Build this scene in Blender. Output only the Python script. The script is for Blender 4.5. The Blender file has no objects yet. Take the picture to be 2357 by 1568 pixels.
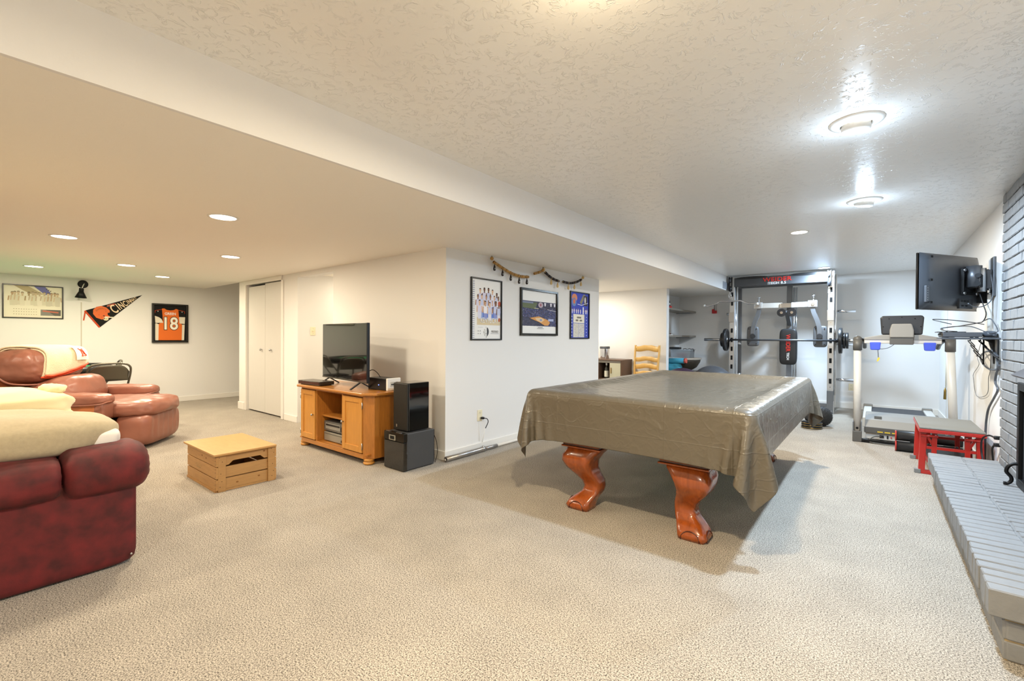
import bpy, bmesh, math, random
import numpy as np
from mathutils import Vector, Matrix, Euler, noise as mnoise

random.seed(7)
rng = np.random.default_rng(7)
SC = bpy.context.scene
COL = SC.collection
PI = math.pi

# ------------------------------------------------------------------ camera
CAM_H = 1.2
F_PX = 1044.7
yaw, pitch, roll = [math.radians(a) for a in (38.669, -0.469, 0.367)]
_F = Vector((-math.sin(yaw) * math.cos(pitch), math.cos(yaw) * math.cos(pitch), math.sin(pitch)))
_r = Vector((math.cos(yaw), math.sin(yaw), 0))
_u = _r.cross(_F)
_R = _r * math.cos(roll) + _u * math.sin(roll)
_U = -_r * math.sin(roll) + _u * math.cos(roll)
cam_data = bpy.data.cameras.new('camera')
cam_data.sensor_width = 36.0
cam_data.sensor_fit = 'HORIZONTAL'
cam_data.lens = F_PX / 2357 * 36.0
cam_data.clip_start = 0.05
cam_data.clip_end = 100
cam = bpy.data.objects.new('camera', cam_data)
COL.objects.link(cam)
cam.matrix_world = Matrix(((_R.x, _U.x, -_F.x, 0), (_R.y, _U.y, -_F.y, 0), (_R.z, _U.z, -_F.z, CAM_H), (0, 0, 0, 1)))
SC.camera = cam

# ------------------------------------------------------------------ world and exposure
world = bpy.data.worlds.new('world')
SC.world = world
world.use_nodes = True
world.node_tree.nodes['Background'].inputs[0].default_value = (0.6, 0.65, 0.7, 1)
world.node_tree.nodes['Background'].inputs[1].default_value = 0.15
SC.view_settings.view_transform = 'Standard'
SC.view_settings.look = 'None'
SC.view_settings.gamma = 1.0
SC.view_settings.use_curve_mapping = False
SC.view_settings.exposure = EXPOSURE = 0.56
SC.cycles.use_denoising = True
SC.cycles.max_bounces = 10
SC.cycles.diffuse_bounces = 6
SC.cycles.sample_clamp_indirect = 8.0
SC.cycles.caustics_reflective = False
SC.cycles.caustics_refractive = False
# lamp strengths (watts of the disk lamp inside each ceiling fixture) and tints
COOL = (0.60, 0.79, 1.0)
WARM = (1.0, 0.86, 0.64)
AMBER = (1.0, 0.80, 0.50)
SOFT = (1.0, 0.90, 0.74)
W_COOL, W_WARM, W_LOW = 42.0, 40.0, 19.5

# room: X to the right, Y into the depth, camera above the origin
X_RIGHT, X_BRICK, X_SOFF, X_POST, X_LEFT = 0.79, 0.765, -2.10, -3.237, -9.75
Y_BACK, Y_TV, Y_POST, Y_NOOK = 9.75, 3.02, 6.12, 7.85
Z_HI, Z_LO = 2.317, 2.06
Y_FRONT = -3.2


# ------------------------------------------------------------------ materials
def lin(c):
    if isinstance(c, str):
        c = [int(c[i:i + 2], 16) / 255 for i in (0, 2, 4)]
    return tuple((v / 12.92 if v <= 0.04045 else ((v + 0.055) / 1.055) ** 2.4) for v in c)


MATS = {}


def mat(name, color=None, rough=0.5, metal=0.0, spec=0.5, var=0.0, var_scale=8.0, var2=None, bump=0.0, bump_scale=60.0,
        bump_dist=0.002, coat=0.0, sheen=0.0, emit=None, emit_s=0.0, alpha=None, trans=0.0, kind='noise', stretch=None, ior=None):
    """Principled material: base colour with optional procedural variation and fine bump."""
    if name in MATS:
        return MATS[name]
    m = bpy.data.materials.new(name)
    m.use_nodes = True
    nt = m.node_tree
    b = nt.nodes['Principled BSDF']
    c = lin(color) if color is not None else (0.5, 0.5, 0.5)
    b.inputs['Base Color'].default_value = (*c, 1)
    b.inputs['Roughness'].default_value = rough
    b.inputs['Metallic'].default_value = metal
    b.inputs['Specular IOR Level'].default_value = spec
    b.inputs['Coat Weight'].default_value = coat
    b.inputs['Coat Roughness'].default_value = 0.08
    b.inputs['Sheen Weight'].default_value = sheen
    b.inputs['Transmission Weight'].default_value = trans
    if ior:
        b.inputs['IOR'].default_value = ior
    if alpha is not None:
        b.inputs['Alpha'].default_value = alpha
    if emit is not None:
        b.inputs['Emission Color'].default_value = (*emit, 1)
        b.inputs['Emission Strength'].default_value = emit_s
    if var or bump:
        tc = nt.nodes.new('ShaderNodeTexCoord')
        src = tc.outputs['Object']
        if stretch:
            mp = nt.nodes.new('ShaderNodeMapping')
            mp.inputs['Scale'].default_value = stretch
            nt.links.new(src, mp.inputs['Vector'])
            src = mp.outputs['Vector']
    if var:
        if kind == 'wood':
            w = nt.nodes.new('ShaderNodeTexNoise')
            w.inputs['Scale'].default_value = var_scale * 2.2
            w.inputs['Detail'].default_value = 5.0
            w.inputs['Roughness'].default_value = 0.65
            w.inputs['Distortion'].default_value = 0.6
            nt.links.new(src, w.inputs['Vector'])
            fac = w.outputs['Fac']
        else:
            n = nt.nodes.new('ShaderNodeTexNoise')
            n.inputs['Scale'].default_value = var_scale
            n.inputs['Detail'].default_value = 4.0
            nt.links.new(src, n.inputs['Vector'])
            fac = n.outputs['Fac']
        r = nt.nodes.new('ShaderNodeMapRange')
        r.inputs[1].default_value, r.inputs[2].default_value = 0.3, 0.7
        nt.links.new(fac, r.inputs[0])
        mx = nt.nodes.new('ShaderNodeMix')
        mx.data_type = 'RGBA'
        c2 = lin(var2) if var2 is not None else tuple(v * (1 - var) for v in c)
        mx.inputs[6].default_value = (*c, 1)
        mx.inputs[7].default_value = (*c2, 1)
        mul = nt.nodes.new('ShaderNodeMath')
        mul.operation = 'MULTIPLY'
        mul.inputs[1].default_value = 1.0 if var2 is None else var
        nt.links.new(r.outputs[0], mul.inputs[0])
        nt.links.new(mul.outputs[0], mx.inputs[0])
        nt.links.new(mx.outputs[2], b.inputs['Base Color'])
    if bump:
        n2 = nt.nodes.new('ShaderNodeTexNoise')
        n2.inputs['Scale'].default_value = bump_scale
        n2.inputs['Detail'].default_value = 3.0
        nt.links.new(src, n2.inputs['Vector'])
        bp = nt.nodes.new('ShaderNodeBump')
        bp.inputs['Strength'].default_value = bump
        bp.inputs['Distance'].default_value = bump_dist
        nt.links.new(n2.outputs['Fac'], bp.inputs['Height'])
        nt.links.new(bp.outputs['Normal'], b.inputs['Normal'])
    MATS[name] = m
    return m


def carpet_mat():
    m = bpy.data.materials.new('carpet')
    m.use_nodes = True
    nt = m.node_tree
    N, L = nt.nodes, nt.links
    b = N['Principled BSDF']
    b.inputs['Roughness'].default_value = 0.95
    b.inputs['Specular IOR Level'].default_value = 0.1
    b.inputs['Sheen Weight'].default_value = 0.15
    tc = N.new('ShaderNodeTexCoord')

    def noise(scale, detail, rough=0.6):
        n = N.new('ShaderNodeTexNoise')
        n.inputs['Scale'].default_value = scale
        n.inputs['Detail'].default_value = detail
        n.inputs['Roughness'].default_value = rough
        L.new(tc.outputs['Object'], n.inputs['Vector'])
        return n
    fine = noise(175, 2, 0.8)
    big = noise(3.2, 4, 0.6)
    ramp = N.new('ShaderNodeValToRGB')
    e = ramp.color_ramp.elements
    e[0].position, e[0].color = 0.35, (*lin('2e2721'), 1)
    e[1].position, e[1].color = 0.60, (*lin('cdc4b6'), 1)
    k = e.new(0.47)
    k.color = (*lin('978e82'), 1)
    L.new(fine.outputs['Fac'], ramp.inputs['Fac'])
    mr = N.new('ShaderNodeMapRange')
    mr.inputs[1].default_value, mr.inputs[2].default_value = 0.35, 0.65
    mr.inputs[3].default_value, mr.inputs[4].default_value = 0.90, 1.05
    L.new(big.outputs['Fac'], mr.inputs[0])
    mx = N.new('ShaderNodeMix')
    mx.data_type = 'RGBA'
    mx.blend_type = 'MULTIPLY'
    mx.inputs[0].default_value = 1.0
    L.new(ramp.outputs['Color'], mx.inputs[6])
    L.new(mr.outputs[0], mx.inputs[7])
    L.new(mx.outputs[2], b.inputs['Base Color'])
    bp = N.new('ShaderNodeBump')
    bp.inputs['Strength'].default_value = 0.8
    bp.inputs['Distance'].default_value = 0.008
    L.new(fine.outputs['Fac'], bp.inputs['Height'])
    L.new(bp.outputs['Normal'], b.inputs['Normal'])
    MATS['carpet'] = m
    return m


def stipple_mat(name, color, strength, scale, rough):
    """Hand-troweled ceiling plaster: thin raised ridges on a flat painted ground."""
    m = bpy.data.materials.new(name)
    m.use_nodes = True
    nt = m.node_tree
    N, L = nt.nodes, nt.links
    b = N['Principled BSDF']
    b.inputs['Base Color'].default_value = (*lin(color), 1)
    b.inputs['Roughness'].default_value = rough
    b.inputs['Specular IOR Level'].default_value = 0.45
    tc = N.new('ShaderNodeTexCoord')
    n = N.new('ShaderNodeTexNoise')
    n.inputs['Scale'].default_value = scale
    n.inputs['Detail'].default_value = 3.5
    n.inputs['Roughness'].default_value = 0.62
    n.inputs['Distortion'].default_value = 1.1
    L.new(tc.outputs['Object'], n.inputs['Vector'])
    s = N.new('ShaderNodeMath')
    s.operation = 'SUBTRACT'
    s.inputs[1].default_value = 0.5
    L.new(n.outputs['Fac'], s.inputs[0])
    a = N.new('ShaderNodeMath')
    a.operation = 'ABSOLUTE'
    L.new(s.outputs[0], a.inputs[0])
    mr = N.new('ShaderNodeMapRange')
    mr.inputs[1].default_value, mr.inputs[2].default_value = 0.0, 0.032
    mr.inputs[3].default_value, mr.inputs[4].default_value = 1.0, 0.0
    L.new(a.outputs[0], mr.inputs[0])
    n2 = N.new('ShaderNodeTexNoise')
    n2.inputs['Scale'].default_value = scale * 1.3
    L.new(tc.outputs['Object'], n2.inputs['Vector'])
    mr2 = N.new('ShaderNodeMapRange')
    mr2.inputs[1].default_value, mr2.inputs[2].default_value = 0.44, 0.60
    L.new(n2.outputs['Fac'], mr2.inputs[0])
    mu = N.new('ShaderNodeMath')
    mu.operation = 'MULTIPLY'
    L.new(mr.outputs[0], mu.inputs[0])
    L.new(mr2.outputs[0], mu.inputs[1])
    bp = N.new('ShaderNodeBump')
    bp.inputs['Strength'].default_value = strength
    bp.inputs['Distance'].default_value = 0.006
    L.new(mu.outputs[0], bp.inputs['Height'])
    L.new(bp.outputs['Normal'], b.inputs['Normal'])
    MATS[name] = m
    return m


def crinkle_mat(name, color, rough):
    """Thin plastic sheet: soft undulation plus sharp packing creases."""
    m = bpy.data.materials.new(name)
    m.use_nodes = True
    nt = m.node_tree
    N, L = nt.nodes, nt.links
    b = N['Principled BSDF']
    b.inputs['Base Color'].default_value = (*lin(color), 1)
    b.inputs['Roughness'].default_value = rough
    b.inputs['Specular IOR Level'].default_value = 0.6
    b.inputs['Coat Weight'].default_value = 0.1
    tc = N.new('ShaderNodeTexCoord')
    total = None
    for sc_, wid, amp in ((3.0, 0.05, 1.0), (7.0, 0.05, 0.6), (16.0, 0.09, 0.35)):
        n = N.new('ShaderNodeTexNoise')
        n.inputs['Scale'].default_value = sc_
        n.inputs['Detail'].default_value = 1.5
        n.inputs['Distortion'].default_value = 0.4
        mp = N.new('ShaderNodeMapping')
        mp.inputs['Location'].default_value = (sc_, 0, 0)
        L.new(tc.outputs['Object'], mp.inputs['Vector'])
        L.new(mp.outputs['Vector'], n.inputs['Vector'])
        s = N.new('ShaderNodeMath')
        s.operation = 'SUBTRACT'
        s.inputs[1].default_value = 0.5
        L.new(n.outputs['Fac'], s.inputs[0])
        a = N.new('ShaderNodeMath')
        a.operation = 'ABSOLUTE'
        L.new(s.outputs[0], a.inputs[0])
        r = N.new('ShaderNodeMapRange')
        r.inputs[1].default_value, r.inputs[2].default_value = 0.0, wid
        r.inputs[3].default_value, r.inputs[4].default_value = amp, 0.0
        L.new(a.outputs[0], r.inputs[0])
        if total is None:
            total = r.outputs[0]
        else:
            ad = N.new('ShaderNodeMath')
            ad.operation = 'ADD'
            L.new(total, ad.inputs[0])
            L.new(r.outputs[0], ad.inputs[1])
            total = ad.outputs[0]
    # straight packing folds every 0.3 m
    sep = N.new('ShaderNodeSeparateXYZ')
    L.new(tc.outputs['Object'], sep.inputs[0])
    for ch, per, ph in ((2, 0.19, 0.075), (0, 0.37, 0.1), (1, 0.45, 0.2)):
        ad0 = N.new('ShaderNodeMath')
        ad0.operation = 'ADD'
        ad0.inputs[1].default_value = ph + 10 * per
        L.new(sep.outputs[ch], ad0.inputs[0])
        md = N.new('ShaderNodeMath')
        md.operation = 'PINGPONG'
        md.inputs[1].default_value = per / 2
        L.new(ad0.outputs[0], md.inputs[0])
        r = N.new('ShaderNodeMapRange')
        r.inputs[1].default_value, r.inputs[2].default_value = 0.0, 0.005
        r.inputs[3].default_value, r.inputs[4].default_value = 0.55, 0.0
        L.new(md.outputs[0], r.inputs[0])
        ad = N.new('ShaderNodeMath')
        ad.operation = 'ADD'
        L.new(total, ad.inputs[0])
        L.new(r.outputs[0], ad.inputs[1])
        total = ad.outputs[0]
    bp = N.new('ShaderNodeBump')
    bp.inputs['Strength'].default_value = 0.55
    bp.inputs['Distance'].default_value = 0.004
    L.new(total, bp.inputs['Height'])
    L.new(bp.outputs['Normal'], b.inputs['Normal'])
    MATS[name] = m
    return m


def print_mat():
    m = bpy.data.materials.new('print')
    m.use_nodes = True
    nt = m.node_tree
    a = nt.nodes.new('ShaderNodeAttribute')
    a.attribute_name = 'Col'
    b = nt.nodes['Principled BSDF']
    b.inputs['Roughness'].default_value = 0.6
    nt.links.new(a.outputs['Color'], b.inputs['Base Color'])
    MATS['print'] = m
    return m


# ------------------------------------------------------------------ geometry helpers
TM = {}                                     # world matrix of every thing built here


class MB:
    """Collects shapes; build() links them as ONE mesh object."""

    def __init__(self):
        self.v, self.f, self.s = [], [], []

    def add(self, vs, fs, smooth=False):
        o = len(self.v)
        self.v += [tuple(p) for p in vs]
        for q in fs:
            self.f.append(tuple(i + o for i in q))
            self.s.append(smooth)
        return self

    def box(self, x0, x1, y0, y1, z0, z1, M=None):
        x0, x1 = min(x0, x1), max(x0, x1)
        y0, y1 = min(y0, y1), max(y0, y1)
        z0, z1 = min(z0, z1), max(z0, z1)
        vs = [(x, y, z) for z in (z0, z1) for y in (y0, y1) for x in (x0, x1)]
        if M is not None:
            vs = [M @ Vector(p) for p in vs]
        return self.add(vs, [(0, 2, 3, 1), (4, 5, 7, 6), (0, 1, 5, 4), (2, 6, 7, 3), (0, 4, 6, 2), (1, 3, 7, 5)])

    def beam(self, p0, p1, w, d, up=(0, 0, 1)):
        """Rectangular bar from p0 to p1, w across, d along the 'up' side."""
        p0, p1 = Vector(p0), Vector(p1)
        a = (p1 - p0).normalized()
        up = Vector(up)
        if abs(a.dot(up)) > 0.98:
            up = Vector((0, 1, 0))
        s = a.cross(up).normalized()
        t = s.cross(a)
        vs = []
        for p in (p0, p1):
            for i, j in ((-1, -1), (1, -1), (1, 1), (-1, 1)):
                vs.append(p + s * (i * w / 2) + t * (j * d / 2))
        return self.add(vs, [(3, 2, 1, 0), (4, 5, 6, 7), (0, 1, 5, 4), (1, 2, 6, 5), (2, 3, 7, 6), (3, 0, 4, 7)])

    def cyl(self, p0, p1, r0, r1=None, n=16, cap=True):
        r1 = r0 if r1 is None else r1
        p0, p1 = Vector(p0), Vector(p1)
        a = (p1 - p0).normalized()
        s = a.orthogonal().normalized()
        t = a.cross(s)
        vs = []
        for p, r in ((p0, r0), (p1, r1)):
            for i in range(n):
                th = 2 * PI * i / n
                vs.append(p + s * (r * math.cos(th)) + t * (r * math.sin(th)))
        self.add(vs, [(i, (i + 1) % n, n + (i + 1) % n, n + i) for i in range(n)], True)
        if cap:
            o = len(self.v) - 2 * n
            self.f.append(tuple(o + i for i in range(n - 1, -1, -1)))
            self.f.append(tuple(o + n + i for i in range(n)))
            self.s += [False, False]
        return self

    def lathe(self, prof, n=24, loc=(0, 0, 0), M=None, cap=True):
        """Revolve (radius, z) pairs about Z."""
        vs = []
        for r, z in prof:
            for i in range(n):
                th = 2 * PI * i / n
                p = Vector((r * math.cos(th), r * math.sin(th), z))
                if M is not None:
                    p = M @ p
                vs.append(p + Vector(loc))
        fs = []
        for k in range(len(prof) - 1):
            for i in range(n):
                j = (i + 1) % n
                fs.append((k * n + i, k * n + j, (k + 1) * n + j, (k + 1) * n + i))
        self.add(vs, fs, True)
        o = len(self.v) - len(vs)
        if cap:
            self.f.append(tuple(o + i for i in range(n - 1, -1, -1)))
            self.f.append(tuple(o + (len(prof) - 1) * n + i for i in range(n)))
            self.s += [False, False]
        return self

    def tube(self, pts, r, n=8, closed=False):
        pts = [Vector(p) for p in pts]
        m = len(pts)
        rad = r if hasattr(r, '__len__') else [r] * m
        tang = []
        for i in range(m):
            if closed:
                d = pts[(i + 1) % m] - pts[i - 1]
            else:
                d = pts[min(i + 1, m - 1)] - pts[max(i - 1, 0)]
            tang.append(d.normalized() if d.length > 1e-9 else Vector((0, 0, 1)))
        s = tang[0].orthogonal().normalized()
        vs = []
        for i in range(m):
            s = (s - tang[i] * s.dot(tang[i]))
            s = s.normalized() if s.length > 1e-6 else tang[i].orthogonal().normalized()
            t = tang[i].cross(s)
            for k in range(n):
                th = 2 * PI * k / n
                vs.append(pts[i] + (s * math.cos(th) + t * math.sin(th)) * rad[i])
        fs = []
        for i in range(m if closed else m - 1):
            j = (i + 1) % m
            for k in range(n):
                l = (k + 1) % n
                fs.append((i * n + k, i * n + l, j * n + l, j * n + k))
        o = len(self.v)
        self.add(vs, fs, True)
        if not closed:
            self.f.append(tuple(o + k for k in range(n - 1, -1, -1)))
            self.f.append(tuple(o + (m - 1) * n + k for k in range(n)))
            self.s += [False, False]
        return self

    def prism(self, poly, a, b, M=None, plane='xz'):
        """Extrude a 2-D outline between a and b along the remaining axis."""
        def pt(p, w):
            if plane == 'xz':
                q = Vector((p[0], w, p[1]))
            elif plane == 'yz':
                q = Vector((w, p[0], p[1]))
            else:
                q = Vector((p[0], p[1], w))
            return M @ q if M is not None else q
        n = len(poly)
        vs = [pt(p, a) for p in poly] + [pt(p, b) for p in poly]
        fs = [tuple(range(n)), tuple(range(2 * n - 1, n - 1, -1))]
        fs += [(i, n + i, n + (i + 1) % n, (i + 1) % n) for i in range(n)]
        return self.add(vs, fs)

    def sphere(self, c, r, nu=24, nv=14, sq=(1, 1, 1)):
        prof = []
        for k in range(nv + 1):
            th = -PI / 2 + PI * k / nv
            prof.append((max(1e-4, r * math.cos(th)), r * math.sin(th)))
        return self.lathe(prof, nu, c, Matrix.Diagonal((sq[0], sq[1], sq[2])).to_4x4())

    def grid(self, P, smooth=True, closed_u=False):
        """P: array (nu, nv, 3)."""
        nu, nv = len(P), len(P[0])
        vs = [tuple(P[i][j]) for i in range(nu) for j in range(nv)]
        fs = []
        for i in range(nu if closed_u else nu - 1):
            for j in range(nv - 1):
                k = (i + 1) % nu
                fs.append((i * nv + j, k * nv + j, k * nv + j + 1, i * nv + j + 1))
        return self.add(vs, fs, smooth)

    def soft(self, c, size, p=4.0, n=12, puff=0.0, wr=0.0, wscale=6.0, M=None, seed=0):
        """A stuffed, rounded block: superellipsoid with optional bulge and wrinkles."""
        c = Vector(c)
        hx, hy, hz = [q / 2 for q in size]
        key, vs, fs = {}, [], []
        lin_ = [math.sin((i / n - 0.5) * PI / 2 * 0.999) / math.sin(PI / 4 * 0.999) for i in range(n + 1)]

        def vid(a, b_, d):
            k = (round(a, 5), round(b_, 5), round(d, 5))
            if k not in key:
                v = Vector((a, b_, d))
                L = (abs(a) ** p + abs(b_) ** p + abs(d) ** p) ** (1 / p)
                v /= L
                if puff:
                    v *= 1 + puff * (1 - min(1, max(abs(a) * abs(b_), abs(a) * abs(d), abs(b_) * abs(d))))
                q = Vector((v.x * hx, v.y * hy, v.z * hz))
                if wr:
                    w = mnoise.fractal(Vector((q.x * wscale + seed, q.y * wscale, q.z * wscale)), 1.0, 2.0, 3)
                    q += v.normalized() * (w * wr)
                if M is not None:
                    q = M @ q
                key[k] = len(vs)
                vs.append(q + c)
            return key[k]
        for ax in range(3):
            for sg in (-1, 1):
                for i in range(n):
                    for j in range(n):
                        q = []
                        for a, b_ in ((i, j), (i + 1, j), (i + 1, j + 1), (i, j + 1)):
                            t = [0, 0, 0]
                            t[ax] = sg
                            t[(ax + 1) % 3] = lin_[a]
                            t[(ax + 2) % 3] = lin_[b_]
                            q.append(vid(*t))
                        fs.append(tuple(q if sg > 0 else q[::-1]))
        return self.add(vs, fs, True)

    def build(self, name, material, parent=None, world=False, bevel=0.0, seg=2, subsurf=0, solid=0.0, auto=True):
        vs = self.v
        if world and parent is not None:
            inv = TM[parent].inverted()
            vs = [tuple(inv @ Vector(p)) for p in vs]
        me = bpy.data.meshes.new(name)
        me.from_pydata(vs, [], self.f)
        me.polygons.foreach_set('use_smooth', self.s)
        me.update()
        o = bpy.data.objects.new(name, me)
        COL.objects.link(o)
        if isinstance(material, str):
            material = MATS[material]
        me.materials.append(material)
        if parent is not None:
            o.parent = parent
            TM[o] = TM[parent].copy()
        else:
            TM[o] = Matrix.Identity(4)
        if solid:
            md = o.modifiers.new('solid', 'SOLIDIFY')
            md.thickness = solid
        if bevel:
            md = o.modifiers.new('bevel', 'BEVEL')
            md.width = bevel
            md.segments = seg
            md.limit_method = 'ANGLE'
            md.angle_limit = math.radians(40)
        if subsurf:
            md = o.modifiers.new('sub', 'SUBSURF')
            md.levels = md.render_levels = subsurf
        return o


def tag(o, label=None, cat=None, group=None, kind=None):
    if label:
        o['label'] = label
    if cat:
        o['category'] = cat
    if group:
        o['group'] = group
    if kind:
        o['kind'] = kind
    return o


def thing(name, label, cat, loc=(0, 0, 0), rotz=0.0, group=None):
    o = bpy.data.objects.new(name, None)
    o.empty_display_size = 0.1
    COL.objects.link(o)
    o.location = loc
    o.rotation_euler = (0, 0, rotz)
    TM[o] = Matrix.Translation(Vector(loc)) @ Matrix.Rotation(rotz, 4, 'Z')
    return tag(o, label, cat, group)


def copy_tree(o, parent=None):
    c = o.copy()
    COL.objects.link(c)
    if parent is not None:
        c.parent = parent
    TM[c] = TM.get(o, Matrix.Identity(4)).copy()
    for ch in o.children:
        copy_tree(ch, c)
    return c


def place(o, loc, rotz=0.0):
    o.location = loc
    o.rotation_euler = (0, 0, rotz)
    TM[o] = Matrix.Translation(Vector(loc)) @ Matrix.Rotation(rotz, 4, 'Z')
    return o


def struct(name, mb, material, parent=None, bevel=0.0):
    o = mb.build(name, material, parent, bevel=bevel)
    if parent is None:
        o['kind'] = 'structure'
    return o


def text(name, s, size, material, parent, M, extrude=0.0006, offset=0.0, sx=1.0, align='CENTER', spacing=1.0):
    """Lettering as a thin mesh. M maps text space (x right, y up, z out) into the parent's space."""
    cu = bpy.data.curves.new(name, 'FONT')
    cu.body = s
    cu.size = size
    cu.align_x = align
    cu.align_y = 'CENTER'
    cu.extrude = extrude
    cu.offset = offset
    cu.space_character = spacing
    tmp = bpy.data.objects.new('tmp', cu)
    COL.objects.link(tmp)
    dg = bpy.context.evaluated_depsgraph_get()
    me = bpy.data.meshes.new_from_object(tmp.evaluated_get(dg))
    bpy.data.objects.remove(tmp)
    me.transform(M @ Matrix.Diagonal((sx, 1, 1, 1)))
    me.name = name
    me.materials.clear()
    me.materials.append(MATS[material] if isinstance(material, str) else material)
    o = bpy.data.objects.new(name, me)
    COL.objects.link(o)
    o.parent = parent
    TM[o] = TM[parent].copy()
    return o


# text space onto a sheet facing local -y
FACE = Matrix(((1, 0, 0, 0), (0, 0, -1, 0), (0, 1, 0, 0), (0, 0, 0, 1)))


class Art:
    """Flat print: coloured polygons in sheet space (x right, z up), each layer a hair nearer the viewer."""

    def __init__(self, y0=0.0):
        self.v, self.f, self.c, self.y = [], [], [], y0

    def layer(self):
        self.y -= 0.00003

    def poly(self, pts, col):
        self.y -= 0.000004
        o = len(self.v)
        self.v += [(x, self.y, z) for x, z in pts]
        self.f.append(tuple(range(o, o + len(pts))))
        self.c.append(lin(col))

    def rect(self, x0, x1, z0, z1, col):
        self.poly([(x0, z0), (x1, z0), (x1, z1), (x0, z1)], col)

    def ell(self, cx, cz, rx, rz, col, n=14, rot=0.0):
        ca, sa = math.cos(rot), math.sin(rot)
        self.poly([(cx + rx * math.cos(2 * PI * i / n) * ca - rz * math.sin(2 * PI * i / n) * sa,
                    cz + rx * math.cos(2 * PI * i / n) * sa + rz * math.sin(2 * PI * i / n) * ca) for i in range(n)], col)

    def line(self, p, q, w, col):
        d = Vector((q[0] - p[0], q[1] - p[1]))
        d.normalize()
        nx, nz = -d.y * w / 2, d.x * w / 2
        self.poly([(p[0] - nx, p[1] - nz), (q[0] - nx, q[1] - nz), (q[0] + nx, q[1] + nz), (p[0] + nx, p[1] + nz)], col)

    def build(self, name, parent):
        me = bpy.data.meshes.new(name)
        me.from_pydata(self.v, [], self.f)
        at = me.color_attributes.new('Col', 'FLOAT_COLOR', 'CORNER')
        data = []
        for f, c in zip(self.f, self.c):
            for _ in f:
                data += [c[0], c[1], c[2], 1.0]
        at.data.foreach_set('color', data)
        me.materials.append(MATS['print'])
        o = bpy.data.objects.new(name, me)
        COL.objects.link(o)
        o.parent = parent
        TM[o] = TM[parent].copy()
        return o


def smooth_path(pts, k=6, closed=False):
    """Catmull-Rom through the given points."""
    P = [Vector(p) for p in pts]
    n = len(P)
    out = []
    for i in range(n if closed else n - 1):
        p1, p2 = P[i], P[(i + 1) % n]
        p0 = P[i - 1] if (i > 0 or closed) else p1 * 2 - p2
        p3 = P[(i + 2) % n] if (i + 2 < n or closed) else p2 * 2 - p1
        for j in range(k):
            t = j / k
            out.append(0.5 * ((2 * p1) + (p2 - p0) * t + (2 * p0 - 5 * p1 + 4 * p2 - p3) * t * t + (3 * p1 - p0 - 3 * p2 + p3) * t ** 3))
    if not closed:
        out.append(P[-1])
    return out


# ------------------------------------------------------------------ palette
carpet_mat()
print_mat()
stipple_mat('ceiling_paint', 'f0eeea', 0.52, 17.0, 0.28)
stipple_mat('ceiling_low_paint', 'f3efe7', 0.16, 16.0, 0.6)
mat('wall_paint', 'e4e3e1', 0.62, bump=0.06, bump_scale=90, bump_dist=0.002)
mat('soffit_paint', 'e6e5e4', 0.6, bump=0.25, bump_scale=28, bump_dist=0.004)
mat('trim_white', 'e6e3dd', 0.4)
mat('door_white', 'cfccc6', 0.45, var=0.04, var_scale=5, stretch=(30, 30, 1))
mat('brick_paint', '858585', 0.6, bump=0.55, bump_scale=45, bump_dist=0.004, var=0.10, var_scale=14)
mat('mortar', '5f6163', 0.9, bump=0.4, bump_scale=60, bump_dist=0.003)
mat('mortar_painted', '7b7b7b', 0.8)
mat('mortar_bare', 'a08c68', 0.95, bump=0.5, bump_scale=60, bump_dist=0.003)
mat('white_plastic', 'f0eee8', 0.35)
mat('ivory_plastic', 'e9e0c2', 0.4)
mat('black_plastic', '17171a', 0.35)
mat('dark_plastic', '2c2d30', 0.45, bump=0.1, bump_scale=300, bump_dist=0.0005)
mat('gloss_black', '050506', 0.04, spec=0.7, coat=0.6)
mat('screen', '020203', 0.03, spec=0.6, coat=0.5)
mat('grey_plastic', '7c7b78', 0.5)
mat('chrome', 'dcdde0', 0.12, metal=1.0)
mat('steel', 'b8b9bb', 0.3, metal=1.0)
mat('gunmetal', '5d6065', 0.38, metal=0.6)
mat('iron', '0f0f10', 0.45, metal=0.4)
mat('oak', 'b8762f', 0.4, var=0.30, var_scale=3.5, kind='wood', stretch=(7, 7, 0.9), coat=0.15)
mat('oak_top', 'b97a35', 0.32, var=0.28, var_scale=3.5, kind='wood', stretch=(0.9, 7, 7), coat=0.25)
mat('oak_door', 'c98d40', 0.42, var=0.16, var_scale=3.0, kind='wood', stretch=(8, 8, 0.8), coat=0.1)
mat('pine', 'c2935a', 0.5, var=0.22, var_scale=4.0, kind='wood', stretch=(0.8, 6, 9))
mat('pine_end', 'bc8f58', 0.5, var=0.18, var_scale=4.0, kind='wood', stretch=(6, 0.8, 9))
mat('plywood', 'c4975c', 0.42, var=0.16, var_scale=2.6, kind='wood', stretch=(1.2, 5, 1))
mat('cherry', 'a4501c', 0.22, var=0.42, var_scale=2.2, kind='wood', stretch=(7, 7, 0.7), coat=0.5, spec=0.6)
mat('cherry_dark', '4a1c0c', 0.25, coat=0.4)
crinkle_mat('vinyl_cover', '5f584c', 0.33)
mat('leather', '97614f', 0.36, var=0.22, var_scale=7, bump=0.3, bump_scale=150, bump_dist=0.001, spec=0.5)
mat('leather_panel', 'b0683c', 0.45, var=0.1, var_scale=5)
mat('velvet', '3f0709', 0.75, var=0.6, var_scale=13, var2='7a1b1d', sheen=0.03, bump=0.3, bump_scale=140, bump_dist=0.001)
mat('linen', 'b5a687', 0.9, var=0.10, var_scale=60, bump=0.5, bump_scale=260, bump_dist=0.001, sheen=0.2)
mat('cream_cloth', 'e6d9ae', 0.85, bump=0.2, bump_scale=120, bump_dist=0.001, sheen=0.2)
mat('white_cloth', 'e8e4dc', 0.85)
mat('fleece', 'e9d9b6', 0.95, bump=0.9, bump_scale=110, bump_dist=0.006, sheen=0.5)
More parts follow.
